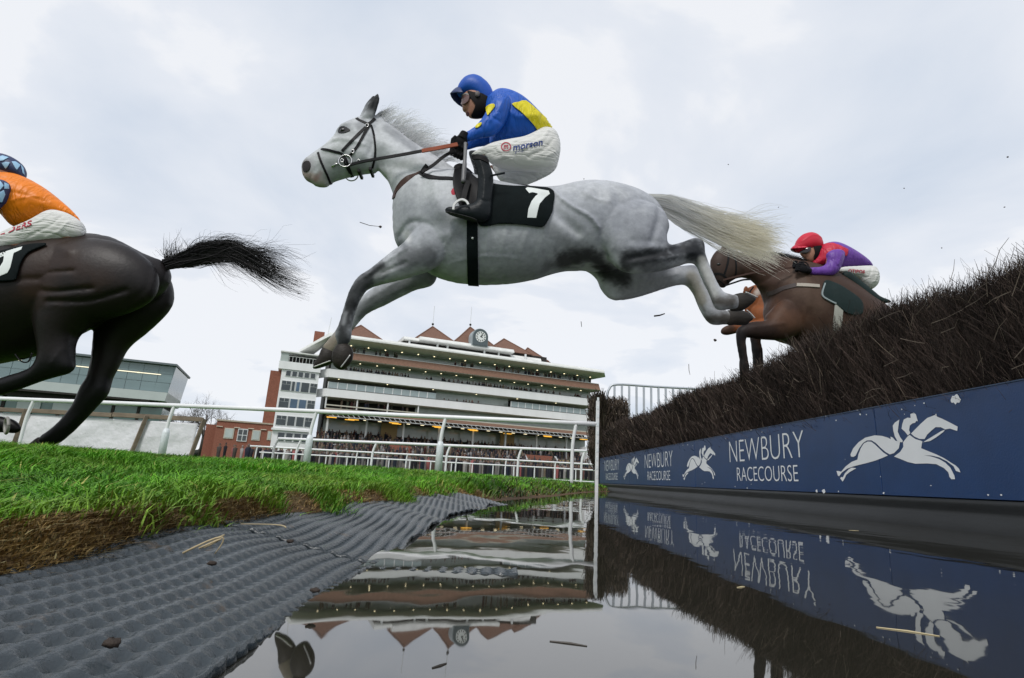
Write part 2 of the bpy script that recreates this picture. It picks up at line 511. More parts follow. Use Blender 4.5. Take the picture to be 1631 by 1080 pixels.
def sheet(xs, ys):
    X, Y = np.meshgrid(xs, ys, indexing='ij'); Z = ground_z(X, Y)
    V = np.stack([X, Y, Z], -1).reshape(-1, 3); n, m = X.shape
    i, j = np.meshgrid(np.arange(n-1), np.arange(m-1), indexing='ij'); b = i*m+j
    return V, np.stack([b, b+m, b+m+1, b+1], -1).reshape(-1, 4)
xs = np.concatenate([-np.geomspace(3500, 7, 40), np.arange(-6.8, -1.2, .14), np.arange(-1.2, 4.2, .035), np.geomspace(4.3, 3500, 44)])
ys = np.concatenate([-np.geomspace(400, 2.2, 18), np.arange(-2, 5, .05), np.arange(5, 15, .1), np.geomspace(15.2, 5000, 60)])
V, F = sheet(xs, ys)
d = turf_d(V[:, 0], V[:, 1])
nz_ = np.sin(V[:, 0]*17+np.sin(V[:, 1]*9)*2)*.04+np.sin(V[:, 0]*41+V[:, 1]*33)*.03
g = sstep(.05, .16, d+nz_)[:, None]
soil = np.array([.12, .072, .036]); green = np.array([.045, .14, .010]); pool = np.array([.014, .013, .010])
col = soil*(1-g)+green*g
wet = sstep(-.30, -.10, d)[:, None]; col = pool*(1-wet)+col*wet
farm = ((V[:, 0] > 3.6) | (V[:, 1] > 14))[:, None]; col = np.where(farm, np.array([.05, .125, .02]), col)
M_ground = mat('turf_and_soil', (1, 1, 1), .85, .2, var=.45, vscale=9, bump=.012, bscale=30, attr=True)
gr = mesh_np('ground', V, F, M_ground, col=col, smooth=True); tag(gr, kind='structure')

# pool
m = bpy.data.materials.new('pool_water'); m.use_nodes = True
t = m.node_tree; P = t.nodes['Principled BSDF']
P.inputs['Base Color'].default_value = (.020, .019, .014, 1); P.inputs['Roughness'].default_value = .022; P.inputs['IOR'].default_value = 2.45; P.inputs['Specular IOR Level'].default_value = .5
co = t.nodes.new('ShaderNodeTexCoord'); mp = t.nodes.new('ShaderNodeMapping'); mp.inputs['Scale'].default_value = (1, .55, 1); t.links.new(co.outputs['Object'], mp.inputs[0])
a = t.nodes.new('ShaderNodeTexNoise'); a.inputs['Scale'].default_value = 2.6; a.inputs['Detail'].default_value = 2.5
a2 = t.nodes.new('ShaderNodeTexNoise'); a2.inputs['Scale'].default_value = 11; a2.inputs['Detail'].default_value = 2
t.links.new(mp.outputs[0], a.inputs['Vector']); t.links.new(mp.outputs[0], a2.inputs['Vector'])
s_ = t.nodes.new('ShaderNodeMath'); s_.operation = 'MULTIPLY_ADD'; s_.inputs[1].default_value = .10
t.links.new(a2.outputs['Fac'], s_.inputs[0]); t.links.new(a.outputs['Fac'], s_.inputs[2])
bp = t.nodes.new('ShaderNodeBump'); bp.inputs['Strength'].default_value = 1; bp.inputs['Distance'].default_value = .0028
t.links.new(s_.outputs[0], bp.inputs['Height']); t.links.new(bp.outputs[0], P.inputs['Normal'])
yy = np.concatenate([np.arange(-6, 13.2, .4), [13.4]]); n = len(yy)
V = np.concatenate([np.stack([edge_x(yy)-.25, yy, 0*yy], 1), np.stack([0*yy+2.74, yy, 0*yy], 1)])
V[:n, 0] = np.minimum(V[:n, 0], 2.70)
F = np.array([(i, i+n, i+n+1, i+1) for i in range(n-1)])
wa = mesh_np('water', V, F, m); tag(wa, kind='structure')

# dimpled rubber mats
M_rubber = mat('grey_rubber', (.034, .046, .054), .27, .55, var=.45, vscale=5, bump=.0012, bscale=220, wear=((.055, .042, .03), 11, .60))
PITCH = .0232
def mat_piece(x0, x1, y0, y1, label, lift=.0, tilt=0, trim=None, shape=None):
    xs = np.arange(x0, x1, .0031); ys = np.arange(y0, y1, .0034 if y1 < 1.6 else .0052)
    X, Y = np.meshgrid(xs, ys, indexing='ij')
    sk_ = X+tilt*(Y-y0)
    ph = 2*math.pi*sk_/PITCH; row = np.floor(sk_/PITCH)
    q = 2*math.pi*(Y/.0192+.5*(row % 2))
    ridge = .5-.5*np.cos(ph); stud = .5-.5*np.cos(q)
    fx_ = (sk_/PITCH) % 1-.5; fy_ = (Y/.0205+.5*(row % 2)) % 1-.5
    bump = .0058*(1-.95*np.exp(-(fx_/.27)**2-(fy_/.36)**4)-.35*np.exp(-(fx_/.22)**2))
    dd = turf_d(X, Y)
    base = np.interp(dd, [-.62, -.32, -.235, -.19, -.03, .05, .12], [-.024, -.016, -.0075, -.0025, .029, .042, .055])+lift
    base = np.where((Y > .925) & (Y < .99) & (X > -.2), np.maximum(base, -.0035-.01*np.maximum(X+.0, 0)), base)
    base = base+.004*np.sin(Y*6.1+X*9)+.003*np.sin(Y*15-X*4)
    Z = base+bump
    V = np.stack([X, Y, Z], -1).reshape(-1, 3); n, m = X.shape
    i, j = np.meshgrid(np.arange(n-1), np.arange(m-1), indexing='ij'); b = i*m+j
    F = np.stack([b, b+m, b+m+1, b+1], -1).reshape(-1, 4)
    if shape is not None:
        ok = shape(X, Y).ravel(); F = F[ok[F].all(1)]
    o = mesh_np('rubber_mat', V, F, M_rubber, smooth=True)
    s = o.modifiers.new('thick', 'SOLIDIFY'); s.thickness = .008; s.offset = -1
    return tag(o, label, 'rubber mat', 'rubber mats along the pool edge')
mat_piece(-.66, .08, .12, .985, 'grey dimpled rubber mat nearest the lens, sloping into the water', 0, .0, None, lambda X, Y: (X < -.185+.008*np.sin(Y*7)) | ((Y > .93) & (X < .05)))
mat_piece(-.62, -.10, .992, 1.96, 'middle grey rubber mat between the near mat and the far mat', .004, .04, None, lambda X, Y: (X < edge_x(Y)+.24-.08*(Y-1)) & (X > -.62))
mat_piece(-.48, .20, 1.97, 3.5, 'farthest grey rubber mat with a corner in the water', .001, .06, None, lambda X, Y: (X < edge_x(Y)+.17+.02*np.sin(Y*5)) | ((Y > 3.3) & (X < .14)))

# ------------------------------------------------------------------ grass
def blades(name, n, region, hgt, wid, lean, colr, seed, keep_f=None, lie=0.0):
    r = np.random.default_rng(seed); out = []
    x0, x1, y0, y1 = region
    X = r.uniform(x0, x1, n); Y = r.uniform(y0, y1, n)
    if keep_f is not None:
        k = keep_f(X, Y, r); X, Y = X[k], Y[k]
    n = len(X)
    clump = .5+.5*np.sin(X*7.3+2*np.sin(Y*5.1))*np.sin(Y*6.7+1.7*np.sin(X*4.3))
    tuft = np.clip(np.sin(X*13+3*np.sin(Y*7))*np.sin(Y*11+2*np.sin(X*9)), 0, 1)
    H = hgt*r.uniform(.4, 1.2, n)*(.55+.55*clump+.45*tuft)
    Z = ground_z(X, Y)-.004
    a = r.uniform(0, 2*math.pi, n); ln = H*lean*r.uniform(.2, 1.4, n)
    dxy = np.stack([np.cos(a)*ln+.25*H, np.sin(a)*ln-.05*H], 1)
    b = np.stack([X, Y, Z], 1)
    up = np.stack([0*H, 0*H, H*(1-lie)], 1)
    mid = b+up*.55+np.concatenate([dxy*.35, np.zeros((n, 1))], 1)
    tip = b+up*(.95-.25*np.clip(lean, 0, 1))+np.concatenate([dxy, np.zeros((n, 1))], 1)
    s = np.stack([np.cos(a+1.3+r.normal(0, .5, n)), np.sin(a+1.3+r.normal(0, .5, n)), 0*a], 1)*(wid*r.uniform(.6, 1.3, n))[:, None]/2
    # face more blades to the viewer so that they show their width
    V = np.stack([b-s, b+s, mid-s*.8, mid+s*.8, tip], 1).reshape(-1, 3)
    o5 = np.arange(n)[:, None]*5
    Q = o5+np.array([[0, 1, 3, 2]]); T = o5+np.array([[2, 3, 4]])
    t = r.random((n, 1)); c0, c1, c2 = [np.array(c) for c in colr]
    C = c0*(1-t)+c1*t; dry = (r.random((n, 1)) < .05); pt = np.clip(.5+.5*np.sin(X*2.7+1.7*np.sin(Y*1.9))*np.sin(Y*2.3+X)+.35*np.sin(X*9.1-Y*5.7)*np.sin(Y*8+X*3), 0, 1)[:, None]
    C = np.where(dry, c2, C)*(.62+.6*clump[:, None]); C = C*(1-.5*pt**2)+np.array([.26, .33, .035])*(.5*pt**2)*np.where(c0[1] > c0[0]*1.5, 1, 0)
    C5 = np.repeat(C, 5, 0)
    ob = mesh_np(name, V, [Q, T], M_grass, col=C5)
    return tag(ob, kind='stuff')
M_grass = mat('grass_blade', (1, 1, 1), .5, .35, var=.05, attr=True)
_P = M_grass.node_tree.nodes['Principled BSDF']
GC = [(.045, .19, .006), (.165, .45, .018), (.40, .38, .10)]
def kp(lo, hi, p=None):
    def f(X, Y, r):
        d = turf_d(X, Y)+.05*np.sin(X*17+np.sin(Y*9)*2)+.03*np.sin(Y*23+X*5)
        pr = sstep(lo, hi, d)
        ux = (X-.02*Y)/np.maximum(Y, .2)
        return (r.random(len(X)) < pr) & (ux > -1.05) & (X < 2.6)
    return f
blades('grass', 190000, (-2.6, .0, .75, 2.6), .050, .0027, .95, GC, 31, kp(.035, .12))
blades('grass', 170000, (-4.8, .6, 2.6, 5.0), .054, .0042, .85, GC, 32, kp(.055, .16))
blades('grass', 90000, (-6.5, -.6, -2.0, 2.6), .055, .008, .85, GC, 40, lambda X, Y, r: (turf_d(X, Y) > .12) & ~((X > -2.6) & (Y > .35)))
blades('grass', 110000, (-9.5, 2.6, 5.0, 9.5), .056, .009, .7, GC, 33, kp(.03, .15))
blades('grass', 90000, (-17, 3.0, 9.5, 18), .06, .02, .7, [(.05, .19, .01), (.14, .38, .02), (.3, .3, .08)], 34, kp(.03, .12))
# ragged dark weeds on the strip at the pool's far end
blades('weeds', 9000, (-.2, 2.62, 4.0, 12.9), .085, .012, .9, [(.02, .05, .012), (.06, .11, .025), (.2, .17, .06)], 35, lambda X, Y, r: (turf_d(X, Y) > -.06) & (turf_d(X, Y) < .45))
# dead brown grass on the bank's edge
DC = [(.26, .155, .055), (.58, .40, .14), (.80, .70, .34)]
blades('dead_grass', 210000, (-1.0, .0, .40, 4.2), .022, .0023, 1.3, DC, 36, lambda X, Y, r: (turf_d(X, Y)+.018*np.sin(X*17+Y*9)+.012*np.sin(Y*31) > -.012) & (turf_d(X, Y) < .22) & (r.random(len(X)) < 1.25-4.5*turf_d(X, Y)), .35)
blades('dead_grass', 110000, (-.95, -.36, .32, 1.25), .026, .0019, 1.25, DC, 38, lambda X, Y, r: (turf_d(X, Y)+.014*np.sin(X*17+Y*9)+.010*np.sin(Y*31) > -.010) & (turf_d(X, Y) < .20) & (r.random(len(X)) < 1.3-5*turf_d(X, Y)), .3)
blades('grass', 70000, (-1.5, -.38, .30, .95), .040, .0022, 1.0, GC, 39, kp(.050, .135))
blades('dead_grass', 26000, (-.8, 1.2, 3.0, 7.0), .028, .005, 1.9, DC, 37, lambda X, Y, r: (turf_d(X, Y) > -.02) & (turf_d(X, Y) < .16), .35)
r_ = np.random.default_rng(5)
for i, (x, y, L, bend) in enumerate(((290, 888, .030, .8), (316, 880, .012, .5), (455, 845, .09, .12), (332, 872, .010, .5))):
    p = np.array([gx for gx in (at(x, y, 1.0))])
    dd = ray(x, y); p = EYE+dd*((.055-CAM_H)/dd[2])
    tt = np.linspace(0, 1, 9); a = .6+i
    pts = np.stack([p[0]+L*np.cos(a)*tt+.02*np.sin(tt*3), p[1]+L*np.sin(a)*tt*.4, p[2]+.020*bend*np.sin(tt*math.pi)+.004], 1)
    b = MB(); b.tube(pts, np.linspace(.0011, .0006, 9), 5); o = b.build('straw', mat('dry_straw', (.42, .34, .2), .7), None, True)
    tag(o, ['curled pale straw arching over the brown bank by the mats', 'short dry straw beside the curled straw on the bank', 'long flat straw lying where the mats meet the bank', 'small bent straw stub below the grass edge'][i], 'straw')
def clod(x, y, z, r, label):
    dd = ray(x, y); p = EYE+dd*((z-CAM_H)/dd[2]); V, F = ball(p, (r*1.3, r, r*.6), 7, 9); V = V+rng.normal(0, r*.09, V.shape)
    tag(mesh_np('clod', V, F, mat('mud', (.03, .02, .014), .8, bump=.004, bscale=120), smooth=True), label, 'mud clod')
clod(338, 897, .036, .0042, 'dark mud clod on the mat below the curled straw'); clod(462, 862, .036, .0045, 'small mud clod where the near and middle mats overlap'); clod(502, 940, .018, .0042, 'mud clod on the ridges close to the water edge'); clod(178, 1024, .026, .0048, 'flat brown clod on the near mat at the lower left')

# ------------------------------------------------------------------ the fence: birch hedge, plinth and painted board
FX = 2.70
M_board = mat('navy_board_paint', (.006, .036, .125), .36, .5, var=.22, vscale=5, bump=.0006, bscale=90, wear=((.55, .57, .58), 26, .755))
M_bwhite = mat('white_board_print', (.70, .72, .73), .5, .4, var=.06)
M_plinth = mat('black_rubber_plinth', (.018, .020, .021), .5, .3, var=.5, vscale=3, bump=.004, bscale=18, stretch=(1, .25, 1))
bd = empty('advertising_board', (FX, 7, .175))
tag(bd, 'long navy board with white racecourse lettering along the foot of the hedge', 'board')
def loc(o, par): o.parent = par; o.matrix_parent_inverse = Matrix.Translation(-par.location); return o
edges = [.6, 3.898, 7.54, 11.18, 14.32]
for a, b_ in zip(edges[:-1], edges[1:]):
    m_ = MB(); m_.box(FX, FX+.03, a+.003, b_-.003, .176, .780); loc(m_.build('panel', M_board, None, bevel=.003), bd)
M_joint = mat('pale_joint', (.20, .27, .36), .5)
for a in edges[1:-1]:
    m_ = MB(); m_.box(FX+.006, FX+.02, a-.003, a+.003, .178, .778); loc(m_.build('joint_strip', M_joint, None), bd)
m_ = MB(); m_.box(FX-.004, FX+.034, .6, 14.32, .780, .786); loc(m_.build('top_trim', mat('board_edge', (.03, .06, .12), .4, wear=((.5, .5, .5), 16, .62)), None), bd)
def word(s, y0, y1, z0, z1, off):
    V, F = text_mesh(s, 1, 1, off, res=4)
    V = V-[V[:, 0].min(), V[:, 1].min(), 0]; V[:, 0] *= (y0-y1)/V[:, 0].max(); V[:, 1] *= (z1-z0)/V[:, 1].max()
    W = np.stack([np.full(len(V), FX-.0025), y0-V[:, 0], z0+V[:, 1]], 1)
    me = bpy.data.meshes.new('lettering'); me.from_pydata(W.tolist(), [], F); me.update(); me.materials.append(M_bwhite)
    o = bpy.data.objects.new('lettering', me); COL.objects.link(o); loc(o, bd)
EMB = [
[(0.198, 0.448), (0.195, 0.465), (0.235, 0.508), (0.303, 0.548), (0.385, 0.576), (0.486, 0.585), (0.563, 0.576), (0.622, 0.559), (0.647, 0.547), (0.648, 0.565), (0.669, 0.556), (0.691, 0.534), (0.733, 0.524), (0.714, 0.483), (0.663, 0.453), (0.621, 0.447), (0.583, 0.464), (0.535, 0.497), (0.493, 0.531), (0.448, 0.553), (0.399, 0.555), (0.354, 0.54), (0.305, 0.504), (0.253, 0.451), (0.225, 0.445)],
[(0.271, 0.423), (0.289, 0.461), (0.322, 0.503), (0.362, 0.536), (0.406, 0.547), (0.446, 0.543), (0.483, 0.521), (0.519, 0.493), (0.56, 0.462), (0.602, 0.44), (0.539, 0.425), (0.474, 0.411), (0.39, 0.398), (0.295, 0.386), (0.214, 0.375), (0.138, 0.36), (0.068, 0.332), (0.029, 0.304), (0.013, 0.31), (0.0, 0.345), (0.026, 0.344), (0.059, 0.338), (0.122, 0.377), (0.201, 0.409)],
[(0.248, 0.361), (0.172, 0.337), (0.122, 0.315), (0.089, 0.281), (0.067, 0.264), (0.039, 0.289), (0.053, 0.298), (0.076, 0.296), (0.105, 0.326), (0.156, 0.354), (0.195, 0.367)],
[(0.75, 0.67), (0.736, 0.631), (0.722, 0.592), (0.738, 0.556), (0.759, 0.53), (0.753, 0.52), (0.712, 0.526), (0.689, 0.564), (0.681, 0.606), (0.682, 0.636), (0.704, 0.654)],
[(0.761, 0.609), (0.773, 0.638), (0.791, 0.666), (0.827, 0.675), (0.854, 0.669), (0.855, 0.694), (0.886, 0.7), (0.903, 0.688), (0.908, 0.664), (0.913, 0.642), (0.9, 0.647), (0.888, 0.635), (0.864, 0.634), (0.839, 0.622), (0.827, 0.593), (0.835, 0.573), (0.811, 0.56), (0.788, 0.587)],
[(0.84, 0.57), (0.881, 0.594), (0.938, 0.627), (0.994, 0.655), (1.057, 0.666), (1.07, 0.674), (1.073, 0.655), (1.111, 0.638), (1.164, 0.61), (1.216, 0.581), (1.208, 0.557), (1.158, 0.575), (1.123, 0.573), (1.091, 0.589), (1.05, 0.593), (1.011, 0.573), (0.976, 0.553), (0.951, 0.528), (0.909, 0.531), (0.867, 0.549)],
[(0.934, 0.509), (0.984, 0.527), (1.036, 0.546), (1.089, 0.565), (1.12, 0.572), (1.106, 0.559), (1.046, 0.532), (0.994, 0.513)],
[(0.76, 0.52), (0.807, 0.554), (0.827, 0.562), (0.871, 0.534), (0.93, 0.515), (0.923, 0.5), (0.912, 0.473), (0.971, 0.451), (1.028, 0.43), (1.083, 0.406), (1.124, 0.382), (1.164, 0.36), (1.183, 0.342), (1.19, 0.321), (1.159, 0.33), (1.147, 0.356), (1.102, 0.387), (1.049, 0.411), (0.991, 0.424), (0.93, 0.428), (0.99, 0.418), (1.047, 0.401), (1.089, 0.379), (1.123, 0.348), (1.143, 0.304), (1.145, 0.283), (1.118, 0.283), (1.106, 0.296), (1.102, 0.322), (1.073, 0.348), (1.018, 0.372), (0.946, 0.378), (0.845, 0.379), (0.78, 0.392), (0.714, 0.414), (0.66, 0.431), (0.722, 0.458), (0.758, 0.49)]]
from mathutils.geometry import tessellate_polygon
def flat_poly(name, polys, to3, m):
    V, F = [], []
    for P in polys:
        n = len(V); V += [to3(*q) for q in P]
        F += [tuple(i+n for i in t) for t in tessellate_polygon([[Vector((q[0], q[1], 0)) for q in P]])]
    me = bpy.data.meshes.new(name); me.from_pydata(V, [], F); me.update(); me.materials.append(m)
    o = bpy.data.objects.new(name, me); COL.objects.link(o); return o
for k in range(3):
    dy_ = 3.64*k
    word('NEWBURY', 6.41+dy_, 4.84+dy_, .466, .698, -.018)
    word('RACECOURSE', 6.235+dy_, 4.972+dy_, .262, .406, -.012)
    loc(flat_poly('emblem', EMB, lambda u, v: (FX-.0025, 4.403+dy_-u, v), M_bwhite), bd)
# flaked white spots where the paint has been knocked off
def splat(y, z, r, n=14, seed=0):
    r = r*(.62 if n < 14 else .9)
    q = np.random.default_rng(seed); return [(y+r*1.3*(.65+.5*q.random())*math.cos(2*math.pi*i/n), z+r*(.6+.5*q.random())*math.sin(2*math.pi*i/n)) for i in range(n)]
fl = [splat(3.175, .742, .034, 18, 1)]+[splat(y, z, r, 9, i+2) for i, (y, z, r) in enumerate([(3.62, .735, .008), (3.5, .745, .006), (3.42, .75, .008), (4.05, .75, .012), (3.98, .74, .008), (4.35, .735, .010), (3.6, .70, .006), (4.7, .186, .02), (4.6, .188, .03), (4.4, .19, .010), (3.885, .19, .014), (3.05, .20, .008), (2.97, .202, .008), (6.1, .70, .008), (6.5, .74, .009), (6.3, .2, .012), (6.0, .19, .014), (5.9, .23, .008), (5.6, .745, .012), (7.6, .72, .01), (8.0, .75, .012), (9.2, .2, .01), (7.3, .22, .012), (7.2, .24, .012), (10.3, .73, .01), (7.8, .745, .016), (5.2, .755, .010), (4.28, .43, .005), (3.9, .30, .006), (3.45, .245, .007)])]
for P in fl:
    loc(flat_poly('paint_chip', [P], lambda u, v: (FX-.0022, u, v), M_bwhite), bd)
# plinth: rolled rubber apron below the board
m_ = MB(); prof = [(FX+.03, .174), (FX-.004, .170), (FX-.012, .150), (FX-.006, .12), (FX+.0, .095), (FX-.03, .06), (FX-.055, .02), (FX-.06, -.06), (FX+.05, -.06)]
m_.prism(prof, 1, .6, 14.3); o = m_.build('plinth', M_plinth, None, False, bevel=.012); o.data.polygons.foreach_set('use_smooth', np.ones(len(o.data.polygons), bool))
tag(o, 'dark wet rubber plinth running under the navy board at the water', 'plinth')
# hedge
M_twig = mat('birch_twig', (1, 1, 1), .75, .25, var=.2, vscale=20, attr=True)
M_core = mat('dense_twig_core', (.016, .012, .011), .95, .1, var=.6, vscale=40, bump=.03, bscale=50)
def hedge_top(y): return 1.44+.035*np.sin(y*1.7)+.02*np.sin(y*5.3+1)+.0*y
def hedge(name, x0, x1, y0, y1, topf, n, seed, label, cat, face_lean=-.25, w0=.0022, face=True, zlow=.55, up=(.10, .26), pal=((.030, .022, .019), (.165, .118, .098)), core_drop=.06, lens=(.10, .34)):
    m_ = MB(); cx0, cx1 = x0+.08, x1-.06
    ys_ = np.linspace(y0, y1, max(3, int((y1-y0)/.25)))
    V = []
    for y in ys_:
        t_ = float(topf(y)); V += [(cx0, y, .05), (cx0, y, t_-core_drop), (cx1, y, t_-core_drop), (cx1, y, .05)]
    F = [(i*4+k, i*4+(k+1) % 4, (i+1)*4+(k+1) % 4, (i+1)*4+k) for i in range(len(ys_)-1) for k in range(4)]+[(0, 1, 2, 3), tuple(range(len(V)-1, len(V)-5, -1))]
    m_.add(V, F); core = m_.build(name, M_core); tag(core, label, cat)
    r = np.random.default_rng(seed)
    # denser towards the near end
    u = r.random(n); Y = y0*(y1/y0)**u if y0 > .5 and y1/y0 > 3 else y0+(y1-y0)*u
    top = topf(Y); k = r.random(n) < (.56 if face else .3)
    X = np.where(k, cx0+r.uniform(-.03, .06, n), r.uniform(cx0-.03, x1, n))
    Z = np.where(k, zlow+(top-zlow-.02)*r.random(n)**.9, top-r.uniform(.05, .16, n)-(core_drop-.06)*r.random(n))
    Lh = np.where(k, r.uniform(*lens, n), r.uniform(*up, n)); Lh = np.where(r.random(n) < .02, Lh*1.6, Lh)
    D = np.stack([np.where(k, r.normal(-.16, .13, n), r.normal(-.03, .22, n)), r.normal(face_lean, .42, n), np.where(k, r.uniform(.35, 1, n), 1.0)], 1)
    D /= np.linalg.norm(D, axis=1)[:, None]
    ragg = .05*np.sin(Y*9+np.sin(Y*23)*2)*np.sin(Y*17+X*9)
    over = Z+Lh*D[:, 2]-(top+.02+ragg*.6+r.normal(.012, .018, n)); Lh = np.where(k & (over > 0), np.maximum(.05, Lh-over/np.maximum(D[:, 2], .2)), Lh)
    Lh = np.where(~k, np.minimum(Lh, .11+ragg*.6+np.maximum(0, r.normal(.005, .022, n))), Lh)
    s = np.linspace(0, 1, 4)[None, :, None]
    bend = r.normal(0, .16, (n, 1, 3))
    P = np.stack([X, Y, Z], 1)[:, None]+D[:, None]*Lh[:, None, None]*s+bend*Lh[:, None, None]*s**2
    P[..., 0] = np.maximum(P[..., 0], x0-.13)
    Vt, Ft = strands(P, w0*np.clip(Y/3.2, 1, 4)*r.uniform(.6, 1.7, n), taper=.55)
    t_ = r.random((n, 1)); C = np.array(pal[0])*(1-t_**1.6)+np.array(pal[1])*t_**1.6
    cl = (.62+.38*np.sin(Y*5.3+2*np.sin(Z*7))*np.sin(Z*9+Y*3.1+1.3*np.sin(Y*11)))[:, None]; C = C*cl
    pale = r.random((n, 1)) < .014; C = np.where(pale, np.array([.26, .21, .16]), C)
    tw = mesh_np('twigs', Vt, Ft, M_twig, core, col=np.repeat(C, 8, 0)); tw['kind'] = 'stuff'
    return core
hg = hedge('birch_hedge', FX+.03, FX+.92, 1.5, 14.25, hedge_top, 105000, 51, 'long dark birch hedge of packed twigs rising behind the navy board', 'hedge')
rb = np.random.default_rng(77)
b = MB()
for i in range(150):                                   # stray pale broken twigs lying in the face and on the top
    y = 2.2*(13/2.2)**rb.random(); z = rb.uniform(.8, 1.50); x = FX-.06-.03*rb.random() if z < 1.42 else FX+rb.uniform(0, .5)
    a = rb.normal(.5, .7); L = rb.uniform(.06, .26)
    p0 = np.array([x, y, z]); p1 = p0+L*np.array([rb.normal(-.1, .1), -math.cos(a), math.sin(a)*.8])
    b.tube(np.array([p0, (p0+p1)/2+rb.normal(0, .01, 3), p1]), [.0022, .0018, .0012], 4)
o = b.build('loose_twigs', mat('pale_twig', (.20, .16, .12), .8, var=.5), hg); o['kind'] = 'stuff'
hedge('wing_hedge', 2.72, 3.5, 14.5, 15.6, lambda y: 2.35+.12*np.sin(np.asarray(y)*9), 9000, 52, 'bushy upright twig wing standing at the far end of the birch hedge', 'hedge', 0, .0042, True, .5, (.3, .7), ((.045, .034, .028), (.20, .15, .11)), .75, (.3, .7))

# ------------------------------------------------------------------ white rails
M_plastic = mat('white_rail_plastic', (.78, .79, .80), .35, .5, var=.10, vscale=4, wear=((.35, .38, .33), 5, .70))
M_sleeve = mat('reflective_sleeve', (.74, .79, .81), .4, .5, var=.22, vscale=38, bump=.002, bscale=60)
def rail(label, line, zt, rad, posts, bend, post_r, sleeves=(), mid=None, group='white running rails'):
    """line: ((x, y), (x, y)); posts: positions 0..1 along it"""
    (xa, ya), (xb, yb) = line
    P = lambda t: (xa+(xb-xa)*t, ya+(yb-ya)*t)
    rt = empty('running_rail', (xa, ya, 0)); tag(rt, label, 'rail', group)
    n = 12; b = MB(); b.tube([(*P(t), zt(t)) for t in np.linspace(0, 1, n)], rad, 10); loc(b.build('top_rail', M_plastic, None, True), rt)
    if mid is not None:
        b = MB(); b.tube([(*P(t), mid(t)) for t in np.linspace(0, 1, n)], rad*.7, 8); loc(b.build('lower_rail', M_plastic, None, True), rt)
    for i, t in enumerate(posts):
        x, y = P(t); g = float(ground_z(np.array(x), np.array(y)))-.05; top = zt(t)-rad*.5
        h = top-g; q = [(x-bend, y, g), (x-bend, y, g+.55*h), (x-bend*.8, y, g+.75*h), (x-bend*.35, y, g+.9*h), (x, y, top)]
        b = MB(); b.tube(spline(np.array(q), 4, False), post_r, 8); po = loc(b.build('post', M_plastic, None, True), rt)
        if i in sleeves:
            b = MB(); b.tube([(x-bend, y, g+.02), (x-bend, y, g+.52*h), (x-bend, y, g+.60*h)], [.072, .068, .045], 12); s = b.build('sleeve', M_sleeve, po, True)
    return rt
def px_t(px, line, z):
    (xa, ya), (xb, yb) = line; ts = np.linspace(0, 1, 800)
    x, _ = proj(np.stack([xa+(xb-xa)*ts, ya+(yb-ya)*ts, np.full(800, z)], 1)); return float(ts[np.argmin(abs(x-px))])
l1 = ((-15.0, 12.9), (1.93, 10.62))
rail('nearest white running rail crossing behind the horses on thick sleeved posts', l1, lambda t: 1.235+.035*math.sin(t*2.6), .044, [px_t(q, l1, .6) for q in (-170, 41, 268, 497, 706, 917)], .06, .034, (2, 3, 4))
l2 = ((-7.6, 20.2), (3.6, 20.2))
rail('second white rail farther off with slim bent posts', l2, lambda t: 1.12+.16*t, .05, [px_t(q, l2, .6) for q in (322, 358, 476, 597, 715, 829, 930)], .10, .04)
l3 = ((-12.5, 29.6), (6.2, 29.6))
rail('third white rail behind the second, with closely set thin posts', l3, lambda t: 1.12+.02*t, .045, list(np.linspace(.02, .98, 8)), .03, .035)
l4 = ((-17, 42), (11, 42))
rail('farthest low white crowd rail in front of the standing crowd', l4, lambda t: 1.12+.02*t, .05, list(np.linspace(.01, .99, 19)), .0, .04, mid=lambda t: .30)
# wing post at the far end of the board
b = MB(); b.box(1.915, 1.975, 10.58, 10.64, -.08, 1.70); wp_ = b.build('wing_post', M_plastic, None, bevel=.01); tag(wp_, 'tall white upright post standing at the pool between rail and board', 'post')
b = MB()
for z in np.arange(.25, 1.7, .16): b.box(1.925, 1.965, 10.574, 10.580, z, z+.07)
b.build('post_marks', M_sleeve, wp_)
# metal barrier panel over the far hedge
bp_ = empty('crowd_barrier', (3.3, 16, 1.6)); tag(bp_, 'pale metal barrier with upright bars showing above the far end of the hedge', 'barrier')
M_galv = mat('galvanised_tube', (.50, .53, .57), .4, .5, metal=.5)
b = MB(); b.tube(spline(np.array([(3.2, 16, 1.3), (3.2, 16, 2.5), (3.26, 16, 2.85), (3.5, 16, 3.0), (4.6, 16, 3.0), (6.3, 16, 3.0), (6.55, 16, 2.9), (6.6, 16, 2.6), (6.6, 16, 1.3)]), 5, False), .035, 8); loc(b.build('frame', M_galv, None, True), bp_)
b = MB(); b.box(3.2, 6.6, 15.97, 16.03, 1.72, 1.80); loc(b.build('bottom_bar', M_galv, None), bp_)
for i in range(15):
    b = MB(); x = 3.42+i*.215; b.box(x-.028, x+.028, 15.98, 16.02, 1.78, 2.99); loc(b.build('upright_bar', M_galv, None), bp_)
for x in (3.2, 6.6):
    b = MB(); b.box(x-.05, x+.05, 15.9, 16.1, .02, 1.74); loc(b.build('stand_leg', M_galv, None), bp_)

